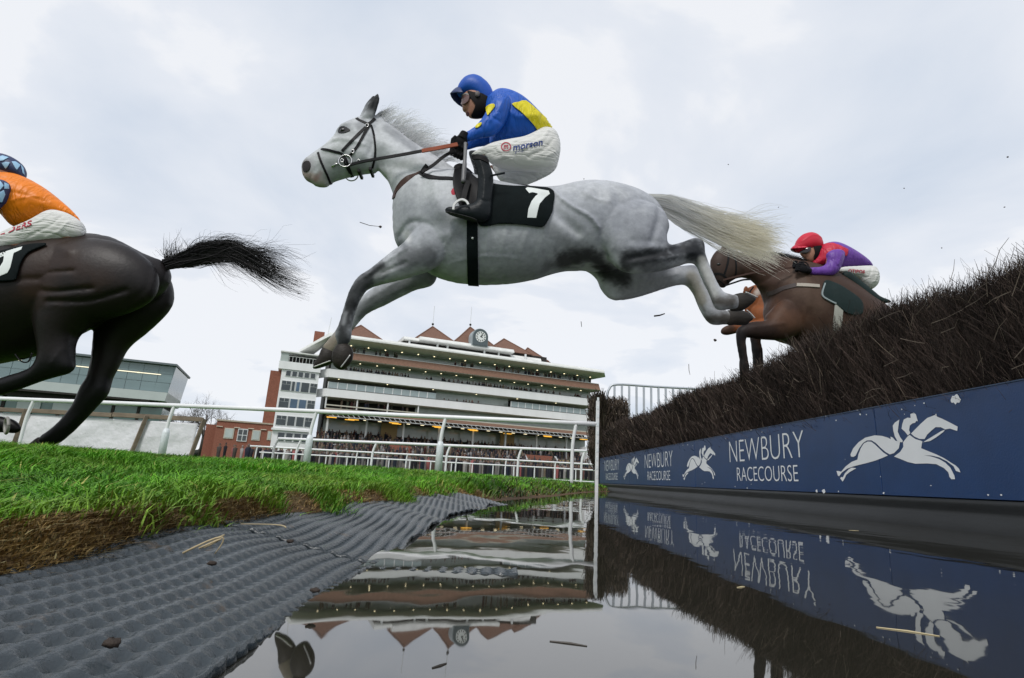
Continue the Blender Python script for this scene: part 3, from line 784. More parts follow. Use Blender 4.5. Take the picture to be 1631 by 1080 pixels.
# ------------------------------------------------------------------ white sheeted hoarding on a timber frame
M_timber = mat('weathered_timber', (.25, .20, .15), .8, .2, var=.45, vscale=7, bump=.006, bscale=30, stretch=(.3, 1, 1))
hd_ = empty('hoarding', (-9.5, 13.8, 0)); tag(hd_, 'white plastic sheeting stretched on a timber frame behind the near rail', 'hoarding')
nx_, nz2 = 150, 26
xs = np.linspace(-16.5, -7.15, nx_); zs = np.linspace(.18, 1.06, nz2); X, Z = np.meshgrid(xs, zs, indexing='ij')
rr = np.random.default_rng(9)
Yb = 13.80+.02*np.sin(X*1.3+Z*2)+.012*np.sin(X*2.9-Z*4+1.5*np.sin(X*1.7+Z*2))+.010*np.sin(Z*7+2*np.sin(X*1.9))
X = X-.12*(1.06-Z)*0
V = np.stack([X, Yb, Z], -1).reshape(-1, 3); i, j = np.meshgrid(np.arange(nx_-1), np.arange(nz2-1), indexing='ij'); bb_ = i*nz2+j
o = mesh_np('sheet', V, np.stack([bb_, bb_+nz2, bb_+nz2+1, bb_+1], -1).reshape(-1, 4), mat('white_sheeting', (.74, .74, .77), .5, .4, var=.08, vscale=3, bump=.07, bscale=2.4), smooth=True); loc(o, hd_)
s = o.modifiers.new('thick', 'SOLIDIFY'); s.thickness = .006
for k, (xa, xb) in enumerate(((-16.6, -13.9), (-13.88, -11.15), (-11.13, -9.2), (-9.18, -7.05))):
    b = MB(); b.box(xa, xb, 13.74, 13.84, 1.05+.012*k+.02, 1.145+.015*k+.02); loc(b.build('top_beam', M_timber, None, bevel=.006), hd_)
for x, dx_ in ((-13.8, .10), (-11.2, .1), (-8.35, .22), (-6.98, .20)):
    b = MB(); b.tube(np.array([(x-dx_, 13.72, .05), (x, 13.72, 1.17)]), .055, 4); loc(b.build('upright', M_timber, None), hd_)

# ------------------------------------------------------------------ the grandstand
FL = np.array([-29.6, 97.5]); FE = np.array([.93941415, .34278426]); RZ = math.atan2(FE[1], FE[0])
def fz(u, z, o):
    """facade position (u, z) carried along its sight line to a plane o metres in front of (or behind) the facade"""
    P = np.array([*(FL+FE*u), z]); d = P-EYE
    n_ = np.array([FE[1], -FE[0]]); k = ((FL+n_*o)@n_)/(d[:2]@n_); Q = EYE+d*k
    return float((Q[:2]-(FL+n_*o))@FE), float(Q[2])
gs = empty('grandstand', (FL[0], FL[1], 0), RZ)
tag(gs, 'tall many-tiered white and brick grandstand with clock and brown pyramid roofs', 'building')
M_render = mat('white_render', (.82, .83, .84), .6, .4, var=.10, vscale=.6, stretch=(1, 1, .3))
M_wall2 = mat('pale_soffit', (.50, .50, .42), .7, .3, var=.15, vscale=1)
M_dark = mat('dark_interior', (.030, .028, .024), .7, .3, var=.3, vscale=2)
M_brown = mat('brown_cladding', (.235, .135, .095), .6, .3, var=.25, vscale=2.5, bump=.02, bscale=6)
M_glass = mat('grey_green_glazing', (.46, .52, .50), .12, .6, var=.30, vscale=.5)
M_glassd = mat('dark_window_glass', (.035, .05, .055), .06, .8, var=.5, vscale=.6)
M_glassb = mat('blue_window_glass', (.06, .12, .20), .06, .8, var=.4, vscale=.6)
M_tile = mat('brown_roof_tiles', (.21, .118, .086), .8, .2, var=.3, vscale=2.5, bump=.03, bscale=7)
M_steelw = mat('white_steel', (.66, .68, .68), .45, .5, var=.1)
M_lamp = mat('downlight', (.9, .85, .6), emit=(1.0, .86, .55), estr=1.7)
M_heat = mat('orange_heater', (.9, .5, .1), emit=(1.0, .50, .06), estr=.9)
M_brick = mat('red_brick', (.30, .122, .084), .85, .2, var=.35, vscale=5, bump=.01, bscale=10)
def gbox(name, x0, x1, y0, y1, z0, z1, m, parent=None, bevel=0):
    b = MB(); b.box(x0, x1, y0, y1, z0, z1); return b.build(name, m, parent or gs, bevel=bevel)
# core behind everything
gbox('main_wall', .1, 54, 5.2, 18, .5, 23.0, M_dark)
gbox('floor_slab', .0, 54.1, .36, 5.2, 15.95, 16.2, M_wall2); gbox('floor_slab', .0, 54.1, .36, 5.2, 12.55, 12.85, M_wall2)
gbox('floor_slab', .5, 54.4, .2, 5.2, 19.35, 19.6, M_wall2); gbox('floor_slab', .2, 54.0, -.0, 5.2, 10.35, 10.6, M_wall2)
def band(z0, z1):
    gbox('balcony_front', 0, 54.2, 0, .35, z0, z1, M_render)
    b = MB(); b.prism([(0, 0), (0, .35), (-1.75, 3.4), (-2.0, 3.2)], 2, z0, z1); b.build('balcony_front', M_render, gs)
    b = MB(); b.prism([(54.2, 0), (54.2, .35), (54.25, 3.4), (54.5, 3.2)], 2, z0, z1); b.build('balcony_front', M_render, gs)
    gbox('coping', -.05, 54.25, -.04, .02, z1, z1+.09, mat('dark_coping', (.12, .12, .12), .6) if 'dark_coping' not in bpy.data.materials else bpy.data.materials['dark_coping'])
band(15.93, 17.42); band(12.52, 13.93)
# glazed tier between the two white bands; the middle part is open with people
gproto = None
def panes(z0, z1, y, u0, u1, wd, m, name='window'):
    b = MB(); b.box(0, wd-.08, 0, .06, 0, z1-z0); proto = b.build(name, m, gs); proto.location = (u0, y, z0)
    fr = MB(); fr.box(-.16, 0, -.08, .10, 0, z1-z0); f = fr.build('mullion', M_steelw, proto)
    u = u0+wd
    while u+wd < u1:
        c = proto.copy(); COL.objects.link(c); c.location = (u, y, z0); g = f.copy(); COL.objects.link(g); g.parent = c; u += wd
M_gpale = mat('pale_glazing', (.33, .40, .41), .12, .6, var=.25, vscale=.5)
panes(13.95, 15.2, .6, .2, 20.0, 1.62, M_gpale); panes(13.95, 15.2, .8, 35, 53.6, 1.55, M_gpale)
gbox('back_wall', 20, 35, 2.6, 2.8, 12.9, 15.9, M_glass)
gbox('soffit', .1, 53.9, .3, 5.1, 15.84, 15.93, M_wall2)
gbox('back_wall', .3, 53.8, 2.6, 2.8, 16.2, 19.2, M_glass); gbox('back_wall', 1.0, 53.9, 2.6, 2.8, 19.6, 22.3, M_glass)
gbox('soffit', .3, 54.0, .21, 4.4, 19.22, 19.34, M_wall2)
# open tier under the lower band
gbox('back_wall', 16.5, 53.8, 3.4, 3.6, 10.6, 12.5, M_glass); gbox('balcony_rail', .2, 16.5, -.3, -.2, 10.95, 11.15, M_wall2)
for u in (0.1, 5.4, 10.8, 16.4): gbox('column', u-.12, u+.12, .2, .44, 10.5, 12.52, M_steelw)
# brown fascia, sloped, pointed at the right-hand end
for nm, zz, m in (('brown_fascia', (19.28, 20.62), M_brown),):
    b = MB(); b.prism([(-1.1, zz[0]), (-.4, zz[1]), (.2, zz[1]), (.2, zz[0])], 0, -1.2, 54.1); b.build(nm, m, gs)
    b = MB(); b.add([(54.1, -1.1, 19.28), (54.1, -.4, 20.62), (54.1, 4, 20.62), (54.1, 4, 19.28), (55.6, 1.0, 19.42), (54.6, 1.2, 20.5)], [(0, 4, 5, 1), (4, 3, 2, 5), (1, 5, 2), (0, 3, 4), (0, 1, 2, 3)]); b.build(nm, m, gs)
    gbox('fascia_soffit', -1.1, 54.0, -1.06, .2, 19.22, 19.275, M_wall2)
    gbox('fascia_trim', -1.2, 54.1, -.42, -.30, 20.625, 20.72, M_steelw)
# roof over the top balcony: white edge, sloping soffit
b = MB(); b.prism([(-2.2, 22.75), (-2.2, 23.0), (-1.9, 23.45), (7, 24.2), (7, 22.4), (.2, 22.2)], 0, -.8, 54.4); b.build('roof_slab', mat('white_roof', (.76, .77, .75), .6, var=.18, vscale=.8), gs)
M_roofw = bpy.data.materials['white_roof']
b = MB(); b.add([(54.4, -2.2, 22.75), (54.4, -1.9, 23.45), (54.4, 6, 23.6), (54.4, 6, 22.3), (54.4, .2, 22.2), (56.3, .6, 22.55), (56.2, .7, 22.75)], [(0, 5, 6, 1), (1, 6, 2), (6, 5, 3, 2), (0, 4, 5), (4, 3, 5), (0, 1, 2, 3, 4)]); b.build('roof_slab', M_roofw, gs)
# left gable wing of that roof
b = MB(); b.add([(-.8, -2.2, 22.75), (-.8, -1.9, 23.45), (-5.6, 2.5, 20.4), (-5.4, 2.3, 20.1), (-.8, 3, 22.4), (-3.0, 4.5, 20.3)], [(0, 1, 2, 3), (1, 4, 2), (0, 3, 5, 4), (2, 4, 5), (2, 5, 3)]); b.build('roof_wing', M_roofw, gs)
gbox('chimney', -3.2, -1.4, 6.5, 7.6, 22.5, 25.3, M_brick)
# setback storey and its roof
def bz(u, z, o): return fz(u, z, o)
z0_, z1_ = bz(30, 23.4, -5)[1], bz(30, 24.95, -5)[1]
gbox('attic_wall', 13.5, 45, 6.5, 12, 23.3, z1_+.3, M_dark)
for u in (14.5, 20.2, 22.3, 30.2, 33.4, 39.5): gbox('column', u-.18, u+.18, 5.3, 5.6, 23.8, z1_+.1, M_steelw)
ua, za = bz(12.6, 24.9, -4); ub, zb = bz(41.0, 24.9, -4)
b = MB(); b.prism([(4.0, za), (4.0, za+.22), (4.4, za+.75), (13, za+1.3), (13, za)], 0, ua+3.0, ub-6.5); b.build('upper_roof', M_roofw, gs)
b = MB(); b.prism([(5.0, za-.1), (5.0, za+.10), (5.4, za+.55), (13, za+1.0), (13, za-.1)], 0, ua, ua+3.0); b.build('upper_roof', M_roofw, gs)
b = MB(); b.prism([(5.6, za-.75), (5.6, za-.5), (6.0, za+.0), (13, za+.6), (13, za-.75)], 0, ub-6.5, ub+.5); b.build('upper_roof', M_roofw, gs)
def pyramid(u, z, o, au, ad, base, ridge=0):
    up_, zp = fz(u, z, -o); y = o
    b = MB(); b.add([(up_-au, y-ad, base), (up_+au, y-ad, base), (up_+au, y+ad, base), (up_-au, y+ad, base), (up_-ridge, y, zp), (up_+ridge, y, zp)], [(0, 1, 5, 4), (1, 2, 5), (2, 3, 4, 5), (3, 0, 4), (3, 2, 1, 0)])
    r_o = b.build('pyramid_roof', M_tile, gs)
    b = MB(); V0 = [(up_-au, y-ad, base), (up_+au, y-ad, base)]
    for q in V0: b.tube(np.array([q, (up_, y, zp+.05)]), .13, 5)
    b.build('ridge_tiles', M_tile, r_o)
    return up_, zp, y
pyramid(4.36, 25.95, 8, 4.6, 4.6, 24.2)
p1_ = pyramid(17.63, 27.75, 10.5, 4.3, 4.6, za+.7); p2_ = pyramid(25.12, 28.8, 10.5, 4.9, 5.0, za+.7); pyramid(32.33, 27.44, 10.8, 5.0, 5.0, za+.6); pyramid(37.6, 26.3, 12, 3.6, 4.0, za+.1); pyramid(40.5, 25.0, 12, 3.6, 4.0, 24.2)
for up_, zp, y in (p1_, p2_):
    b = MB(); b.tube(np.array([(up_, y, zp-.1), (up_, y, zp+4.6)]), .05, 6); fp = b.build('flagpole', M_steelw, gs); V, F = ball((up_, y, zp+.55), .26, 6, 8); mesh_np('finial', V, F, M_dark, fp)
b = MB(); b.tube(np.array([(-.9, 6, 24), (-.6, 6, 28.2)]), .05, 6); b.build('flagpole', M_steelw, gs)
# clock: arched housing with a white dial
uc, zc = fz(27.45, 27.1, -3.6); arch = [(uc-1.55, zc-1.7), (uc+1.55, zc-1.7), (uc+1.55, zc+.2)]+[(uc+1.55*math.cos(t), zc+.2+1.55*math.sin(t)) for t in np.linspace(.15, math.pi-.15, 13)]+[(uc-1.55, zc+.2)]
b = MB(); b.prism(arch, 1, 3.6, 6.5); ck_ = b.build('clock', mat('clock_housing', (.075, .10, .11), .4, var=.2), gs)
b = MB(); b.prism([(uc+(p[0]-uc)*1.12, zc-.1+(p[1]-zc+.1)*1.08) for p in arch], 1, 4.0, 6.4); b.build('clock_surround', mat('lead_surround', (.33, .38, .40), .5), ck_)
th = np.linspace(0, 2*math.pi, 33)[:-1]
b = MB(); b.prism([(uc+1.12*math.cos(t), zc+.1+1.12*math.sin(t)) for t in th], 1, 3.54, 3.6); b.build('dial', mat('dial_white', (.72, .75, .74), .4), ck_)
b = MB()
for k in range(12):
    a = k*math.pi/6; c_, s_ = math.cos(a), math.sin(a)
    P = [(uc+r1*c_-w1*s_, zc+.1+r1*s_+w1*c_) for r1, w1 in ((.72, -.08), (1.0, -.09), (1.0, .09), (.72, .08))]; b.prism(P, 1, 3.51, 3.54)
b.build('hour_marks', M_dark, ck_)
for a, L, w_ in ((R_(48), .62, .075), (R_(-20), .42, .09), (R_(68), .75, .05)):
    c_, s_ = math.cos(a), math.sin(a); b = MB(); b.prism([(uc+r1*c_-w1*s_, zc+.1+r1*s_+w1*c_) for r1, w1 in ((-.12, -w_), (L, -w_*.6), (L, w_*.6), (-.12, w_))], 1, 3.48, 3.51); b.build('clock_hand', M_dark, ck_)
# ceiling lights
def lamps(z, y, us, m=M_lamp, sx=.10, sz=.05):
    b = MB(); b.box(-sx, sx, -.16, .16, -sz, 0); o = b.build('ceiling_light', m, gs); o.location = (us[0], y, z)
    for u in us[1:]: c = o.copy(); COL.objects.link(c); c.location = (u, y, z)
lamps(22.2, 1.0, list(np.arange(3.2, 54, 3.1))); lamps(19.22, 1.7, list(np.arange(2.2, 54, 3.05))); lamps(15.84, .8, list(np.arange(1.8, 54, 8.6)))
# canopy over the terrace
b = MB(); b.prism([(-.4, 10.35), (-.1, 10.35), (-3.0, 9.55), (-3.2, 9.45), (-3.2, 9.62)], 0, .0, 54.3); b.build('canopy_roof', M_brown, gs)
uu0, zz1 = fz(.9, 9.75, 3.3); uu1, _ = fz(54.2, 9.7, 3.3); _, zz0 = fz(20, 9.15, 3.3)
b = MB(); b.tube(np.array([(uu0, -3.3, zz1), (uu1, -3.3, zz1)]), .055, 5); b.build('truss_chord', M_steelw, gs)
b = MB(); b.tube(np.array([(uu0, -3.3, zz0), (uu1, -3.3, zz0)]), .055, 5); b.build('truss_chord', M_steelw, gs)
b = MB(); L = zz1-zz0; b.tube(np.array([(0, -3.3, zz0), (-.55, -3.3, zz1)]), .05, 4); o = b.build('truss_bar', M_steelw, gs); o.location = (uu0+.8, 0, 0)
nb = int((uu1-uu0)/.88)
for k in range(1, nb): c = o.copy(); COL.objects.link(c); c.location = (uu0+.8+.88*k, 0, 0)
gbox('terrace_ceiling', .3, 54, -3.0, 5, 9.05, 9.15, mat('brown_ceiling', (.10, .075, .05), .8))
for k, (u, d_) in enumerate(((1.2, 0), (4.4, 1), (5.0, .4), (11.8, .2), (12.6, 1), (19.6, .2), (20.4, 1), (26.4, .3), (27.2, 1), (34.4, 1.4), (41.8, .2), (42.5, .8), (50.2, .5))):
    gbox('heater', u-.8, u+.8, -2.6+d_*2, -2.2+d_*2, 8.70, 8.82, M_heat)
lamps(9.05, 1.0, list(np.arange(2.0, 53, 2.6)), M_lamp, .3, .05)
for u in (11.9, 35.4): gbox('tan_wall', u-1.4, u+1.6, 3.2, 3.5, 5.6, 9.05, mat('tan_panel', (.34, .25, .12), .7) if 'tan_panel' not in bpy.data.materials else bpy.data.materials['tan_panel'])
gbox('rear_glazing', .4, 53.9, 4.6, 4.8, 6.8, 9.05, M_glass)
for u in np.arange(.8, 54, 6.6): gbox('column', u-.16, u+.16, -.2, .15, 3.5, 9.1, M_steelw)
# terrace steps
M_conc = mat('grey_concrete', (.20, .19, .17), .85, .2, var=.25, vscale=1.5)
nst = 12
for k in range(nst):
    gbox('terrace_step', -1, 55, -14+k*1.45, 5.1, .5+(k)*.42, .5+(k+1)*.42-.002, M_conc)
for u, w_ in ((13.0, 3.6), (39.2, 5.4)):
    gbox('brick_panel', u-w_/2, u+w_/2, -4.4, -4.0, 2.9, 4.85, M_brick)
gbox('brick_panel', 43.2, 46.6, -4.4, -4.0, 2.9, 4.3, bpy.data.materials['tan_panel'])
for u in (15.6, 36.0, 42.4, 24.6):
    b = MB(); b.prism([(u-.2, 4.9), (u+.2, 4.9), (u+1.6, 3.0), (u+1.2, 3.0)], 1, -4.5, -4.35); b.build('stair_edge', M_steelw, gs)
for u in (1.5, 17.8, 22.5, 26.6, 30.4, 33.6, 47.5):
    b = MB(); y = -5.2; b.tube(np.array([(u, y, 2.8), (u, y, 4.1), (u+.05, y, 4.2), (u+2.1, y, 4.2), (u+2.15, y, 4.1), (u+2.15, y, 2.8)]), .045, 5); b.build('crush_barrier', M_steelw, gs)
gbox('white_kiosk', 49.5, 53.2, -3.6, -1, 3.2, 7.2, M_render)

# stair tower at the left-hand end
M_bluewin = [M_glassd, M_glassd, M_glassb, M_glassd]
def tower_row(z0, z1, u0, u1, cells, small_top, blue=()):
    wd = (u1-u0)/len(cells); u = u0
    tot = sum(cells)
    for k, c_ in enumerate(cells):
        w_ = (u1-u0)*c_/tot
        f = gbox('window', u+.04, u+w_-.04, -.12, .02, z0, z1, M_steelw)
        if small_top and k in (0, len(cells)-1):
            zt = z0+(z1-z0)*.62
            for a, b_, p, q in ((.08, .5, zt+.06, z1-.08), (.54, .94, zt+.06, z1-.08), (.08, .94, z0+.08, zt)):
                gbox('pane', u+w_*a, u+w_*b_, -.15, -.12, p, q, M_glassd, f)
        else:
            gbox('pane', u+.14, u+w_-.14, -.15, -.12, z0+.08, z1-.08, M_glassb if k in blue else M_glassd, f)
        u += w_
gbox('stair_tower', -7.7, -1.6, 0, 11, .5, 16.4, M_render)
gbox('brick_flank', -9.5, -7.72, 1.5, 10, .5, 16.2, M_brick)
gbox('tower_parapet', -8.3, -1.5, -.3, 11, 16.42, 17.75, M_render)
b = MB(); b.prism([(-.5, 19.3), (-.5, 19.5), (5, 20.5), (5, 19.6)], 0, -8.3, -1.4); b.build('tower_roof', M_roofw, gs)
gbox('tower_deck_wall', -7.4, -1.6, 3.2, 3.4, 17.75, 19.6, M_dark)
gbox('deck_glass', -8.2, -6.9, -.22, -.16, 17.78, 19.2, M_glass)
b = MB()
b.tube(np.array([(-6.9, -.2, 18.7), (-1.6, -.2, 18.7)]), .05, 5)
b.build('deck_rail', M_steelw, gs)
for u in np.arange(-6.8, -1.6, .55): gbox('deck_post', u-.03, u+.03, -.22, -.16, 17.75, 18.7, M_steelw)
tower_row(15.25, 16.25, -7.1, -2.1, [1, 1, 1, 1, 1], False)
tower_row(12.75, 14.5, -7.5, -1.65, [1.6, .7, .8, 1.5, 1.2], True, (2,))
tower_row(9.85, 11.55, -7.5, -1.65, [1.6, 1.3, 1.3, 1.2], True, (1, 2))
tower_row(6.9, 8.6, -7.5, -1.65, [1.6, 1.3, 1.3, 1.2], True)
gbox('tower_ledge', -7.9, -1.5, -.5, 0, 6.1, 6.45, M_render)
tower_row(4.3, 5.8, -6.9, -1.8, [1, 1, 1, 1], False)

# crowds: far off, reading as one mass
def crowd(name, spots, h, seed, parent, pal=None):
    r = np.random.default_rng(seed); S = np.asarray(spots, float); n = len(S)
    th = np.arange(5)/5*2*math.pi
    ring = lambda rad, z, ry=.65: np.stack([rad*np.cos(th), rad*ry*np.sin(th), np.full(5, z)], 1)
    U = np.concatenate([ring(.17, .0), ring(.19, .50), ring(.25, .80), ring(.09, .87), ring(.115, .93, .95), ring(.105, 1.0, .95), [[0, 0, 1.05]]])
    F = [(a*5+k, a*5+(k+1) % 5, (a+1)*5+(k+1) % 5, (a+1)*5+k) for a in range(5) for k in range(5)]; T = [(25+k, 25+(k+1) % 5, 30) for k in range(5)]
    hh = h*r.uniform(.92, 1.08, n); sx = r.uniform(.85, 1.2, n)
    a = r.uniform(-.6, .6, n)
    V = U[None]*np.stack([sx, sx, hh/1.05], 1)[:, None]
    V = np.stack([V[..., 0]*np.cos(a)[:, None]-V[..., 1]*np.sin(a)[:, None], V[..., 0]*np.sin(a)[:, None]+V[..., 1]*np.cos(a)[:, None], V[..., 2]], -1)+S[:, None]
    pal = np.array(pal or [(.02, .02, .025), (.03, .03, .04), (.05, .04, .035), (.015, .02, .03), (.09, .07, .055), (.05, .05, .055), (.02, .025, .04), (.14, .11, .08), (.05, .018, .018), (.22, .22, .22), (.04, .05, .035)])
    body = pal[r.integers(0, len(pal), n)]; skin = np.array([.24, .145, .105])*r.uniform(.5, 1.1, (n, 1)); hat = np.where(r.random((n, 1)) < .45, body*.8, np.array([.05, .035, .025])+r.random((n, 1))*.1)
    C = np.repeat(body[:, None], 31, 1); C[:, 20:25] = skin[:, None]; C[:, 25:] = hat[:, None]; C[:, 15:20] = (.5*skin+.5*body)[:, None]
    o_ = (np.arange(n)*31)[:, None, None]
    return mesh_np(name, V.reshape(-1, 3), [(o_+np.array(F)[None]).reshape(-1, 4), (o_+np.array(T)[None]).reshape(-1, 3)], M_crowd, parent, col=C.reshape(-1, 3))
M_crowd = mat('crowd_clothes', (1, 1, 1), .8, .2, var=.05, attr=True)
rc = np.random.default_rng(61)
sp_ = []
for k in range(nst):
    y = -13.4+k*1.45; z = .5+(k+1)*.42
    for u in np.arange(-.5, 54.3, .62):
        if rc.random() < (.80 if k < 8 else .55): sp_.append((u+rc.normal(0, .12), y+rc.uniform(-.3, .3), z))
sp_ = [q for q in sp_ if not ((11 < q[0] < 15 or 36.4 < q[0] < 46.6) and -6.2 < q[1] < -3.4)]
c_ = crowd('crowd', sp_, 1.72, 62, gs); c_['kind'] = 'stuff'
def tier(z, y, segs, sd_, dens, h=1.7):
    r = np.random.default_rng(sd_); q = []
    for a, b_ in segs:
        for u in np.arange(a, b_, .5):
            if r.random() < dens: q.append((u+r.normal(0, .12), y+r.uniform(-.1, .9), z))
    o = crowd('crowd', q, h, sd_+1, gs); o['kind'] = 'stuff'
tier(16.6, .5, [(2, 15), (20.5, 44.5)], 70, .85); tier(16.6, .5, [(15, 20.5), (44.5, 53)], 90, .25); tier(20.25, .3, [(3, 6), (8, 12), (23, 27.5), (29.5, 53)], 72, .75, 1.65); tier(12.85, .6, [(20.8, 33.5)], 74, .55, 1.75); tier(10.6, .6, [(1, 16)], 76, .5); tier(17.75, .6, [(-6.5, -2)], 78, .5, 1.4)
sp_ = []
for yb in (66, 68, 70, 72, 75, 78):
    for x in np.arange(-28, 14, .75):
        if rc.random() < .62: sp_.append((x+rc.normal(0, .2), yb+rc.uniform(-.8, .8)+.25*x, 0))
sp_ = np.array(sp_); sp_[:, 2] = ground_z(sp_[:, 0], sp_[:, 1])
cw = crowd('crowd', sp_, 1.74, 81, None, [(.02, .02, .025), (.03, .03, .04), (.06, .05, .045), (.02, .025, .04), (.10, .08, .065), (.3, .1, .1), (.16, .15, .15), (.32, .30, .29), (.015, .015, .02)]); tag(cw, kind='stuff')

# ------------------------------------------------------------------ low brick building beside the tower
bb_ = empty('brick_building', (FL[0], FL[1], 0), RZ); tag(bb_, 'low flat-roofed red brick building beside the white stair tower', 'building')
gbox('wall', -16.2, -7.6, 1.0, 9, .5, 6.95, M_brick, bb_)
gbox('side_wall', -17.9, -16.22, 3.0, 9, .5, 6.4, M_brick, bb_)
gbox('coping', -16.3, -7.6, .85, 9.1, 6.96, 7.2, mat('pale_coping', (.42, .36, .28), .7), bb_)
for a, b_, z0, z1 in ((-14.9, -13.45, 4.2, 5.9), (-10.75, -9.45, 4.2, 5.9), (-8.4, -7.7, 4.4, 5.9)):
    f = gbox('window', a, b_, .88, 1.0, z0, z1, mat('cream_frame', (.52, .48, .40), .6) if 'cream_frame' not in bpy.data.materials else bpy.data.materials['cream_frame'], bb_); gbox('pane', a+.16, b_-.16, .84, .88, z0+.16, z1-.14, M_glass, f)
f = gbox('window', -12.9, -11.4, .86, 1.0, 3.9, 5.95, M_steelw, bb_)
for a in (0, 1):
    for c in (0, 1): gbox('pane', -12.78+.7*a, -12.22+.7*a, .82, .86, 4.05+.95*c, 4.85+.95*c, M_glassd, f)
for u in (-15.7, -13.1, -11.0, -9.1): gbox('wall_light', u-.45, u+.45, .8, 1.0, 6.0, 6.12, mat('pale_lintel', (.62, .56, .46), .6) if 'pale_lintel' not in bpy.data.materials else bpy.data.materials['pale_lintel'], bb_)

# ------------------------------------------------------------------ glass-fronted stand at the far left
gl = empty('glass_stand', (FL[0], FL[1], 0), RZ); tag(gl, 'modern glass-fronted stand with sloping end wall beyond the white hoarding', 'building')
M_gl1 = mat('blue_grey_curtain_glass', (.19, .27, .285), .10, .7, var=.22, vscale=.35, stretch=(.4, 1, 1.6)); M_gl2 = mat('green_glass', (.10, .20, .175), .10, .7, var=.3, vscale=.5)
M_band = mat('pale_grey_panel', (.48, .53, .52), .5, .4, var=.1, vscale=.6)
def lean(z): return -23.15-(15.2-z)*.115
def slab(name, z0, z1, y0, y1, ul, m, par=gl, inset=0):
    b = MB(); V = [(ul, y0, z0), (lean(z0)-inset, y0, z0), (lean(z0)-inset, y1, z0), (ul, y1, z0), (ul, y0, z1), (lean(z1)-inset, y0, z1), (lean(z1)-inset, y1, z1), (ul, y1, z1)]
    b.add(V, [(0, 3, 2, 1), (4, 5, 6, 7), (0, 1, 5, 4), (1, 2, 6, 5), (2, 3, 7, 6), (3, 0, 4, 7)]); return b.build(name, m, par)
slab('roof', 14.9, 15.2, -.6, 14, -75, mat('dark_roof_edge', (.13, .16, .17), .5)); slab('glass_wall', 10.62, 14.88, .3, 13, -75, M_gl1, gl, .15)
slab('pale_band', 9.25, 10.6, 0, 13, -75, M_band, gl, .1)
slab('soffit', 8.3, 9.22, 1.2, 13, -75, M_dark, gl, 1.2); slab('lower_glass', 1.0, 8.28, 2.2, 13, -75, M_gl2, gl, .4)
b = MB(); b.prism([(0, 8.95), (0, 9.22), (1.1, 9.22)], 0, -75, -26); b.build('soffit_edge', M_dark, gl)
for r0, (za, zb) in enumerate(((10.62, 12.1), (12.1, 13.5), (13.5, 14.88))):
    for k in range(0, 17):
        u1 = -23.6-k*2.05
        if u1 > lean(zb)-.25: u1 = lean(zb)-.25
        b = MB(); b.box(u1-1.98, u1, .22, .28, za+.04, zb-.04); b.build('pane', M_gl1, gl)
for k in range(17): gbox('fin', -24.1-2.05*k, -24.02-2.05*k, .1, .22, 10.7, 14.8, M_steelw, gl) if False else None
for k, u in enumerate((-29.5, -34.6, -39.5, -44.5, -26.6)): gbox('strip_light', u-1.8, u+1.4, .12, .2, 13.3-(k == 2)*.4, 13.42-(k == 2)*.4, mat('warm_strip', (.8, .75, .6), emit=(1, .88, .62), estr=.75) if 'warm_strip' not in bpy.data.materials else bpy.data.materials['warm_strip'], gl)
for u in np.arange(-48, -25, 3.4): gbox('lower_column', u-.2, u+.2, 2.0, 2.2, 1.0, 8.3, M_dark, gl)
for u in (-41.5, -37.2): gbox('lower_window', u-1.4, u+1.4, 1.95, 2.15, 6.2, 7.8, M_band, gl)
gbox('roof_plant', -34, -30.5, 3, 6, 15.2, 15.7, M_band, gl)

# ------------------------------------------------------------------ bare winter trees
M_bark = mat('winter_bark', (.10, .085, .075), .85, .2, var=.3)
def bare_tree(x, y, h, seed, label):
    r = np.random.default_rng(seed); g = float(ground_z(np.array(x), np.array(y)))
    trunk = MB(); tw = MB(); trunk.tube(np.array([(x, y, g-.1), (x+.1, y, g+h*.18), (x+.15, y, g+h*.38)]), [h*.022, h*.018, h*.013], 7)
    def grow(p, d, L, rad, lev):
        q = p+d*L*.5+r.normal(0, L*.04, 3); e_ = p+d*L+r.normal(0, L*.06, 3)
        tw.tube(np.array([p, q, e_]), [rad, rad*.8, rad*.6], 4 if lev > 1 else 3, cap=False)
        if lev == 0: return
        for k in range(3 if lev > 1 else 4):
            nd = d+r.normal(0, .48, 3)+np.array([0, 0, .10]); nd /= np.linalg.norm(nd)
            t_ = r.uniform(.45, 1); grow(p+(e_-p)*t_, nd, L*r.uniform(.55, .82), rad*.55, lev-1)
    for k in range(7):
        a = k*.9+r.uniform(0, .5); d = np.array([math.cos(a)*.7, math.sin(a)*.7, r.uniform(.35, 1.1)]); d /= np.linalg.norm(d)
        grow(np.array([x+.1, y, g+h*r.uniform(.22, .38)]), d, h*.24, h*.009, 4)
    t_ = trunk.build('bare_tree', M_bark, None, True); tag(t_, label, 'tree', 'bare trees between the buildings'); tw.build('branches', M_bark, t_)
pt = at(330, 655, 118); bare_tree(float(pt[0]), 118, 14.5, 3, 'bare winter tree rising behind the low brick building')
pt = at(296, 655, 135); bare_tree(float(pt[0]), 135, 13.5, 4, 'smaller bare winter tree close to the glass stand')
# tree line closing the horizon
r = np.random.default_rng(8); P = []
for k in range(900):
    x = r.uniform(-700, 700); P.append((x, 560+r.uniform(0, 60), 2+r.uniform(0, 9)))
Vs, Fs, n_ = [], [], 0
for p in P:
    V, F = ball(p, (r.uniform(5, 10), 4, r.uniform(3, 6)), 5, 7); V = V+r.normal(0, .8, V.shape); Vs.append(V); Fs.append(F+n_); n_ += len(V)
o = mesh_np('distant_woods', np.concatenate(Vs), np.concatenate(Fs), mat('far_woods', (.05, .055, .045), .95, .1, var=.4, vscale=.2)); tag(o, kind='stuff')

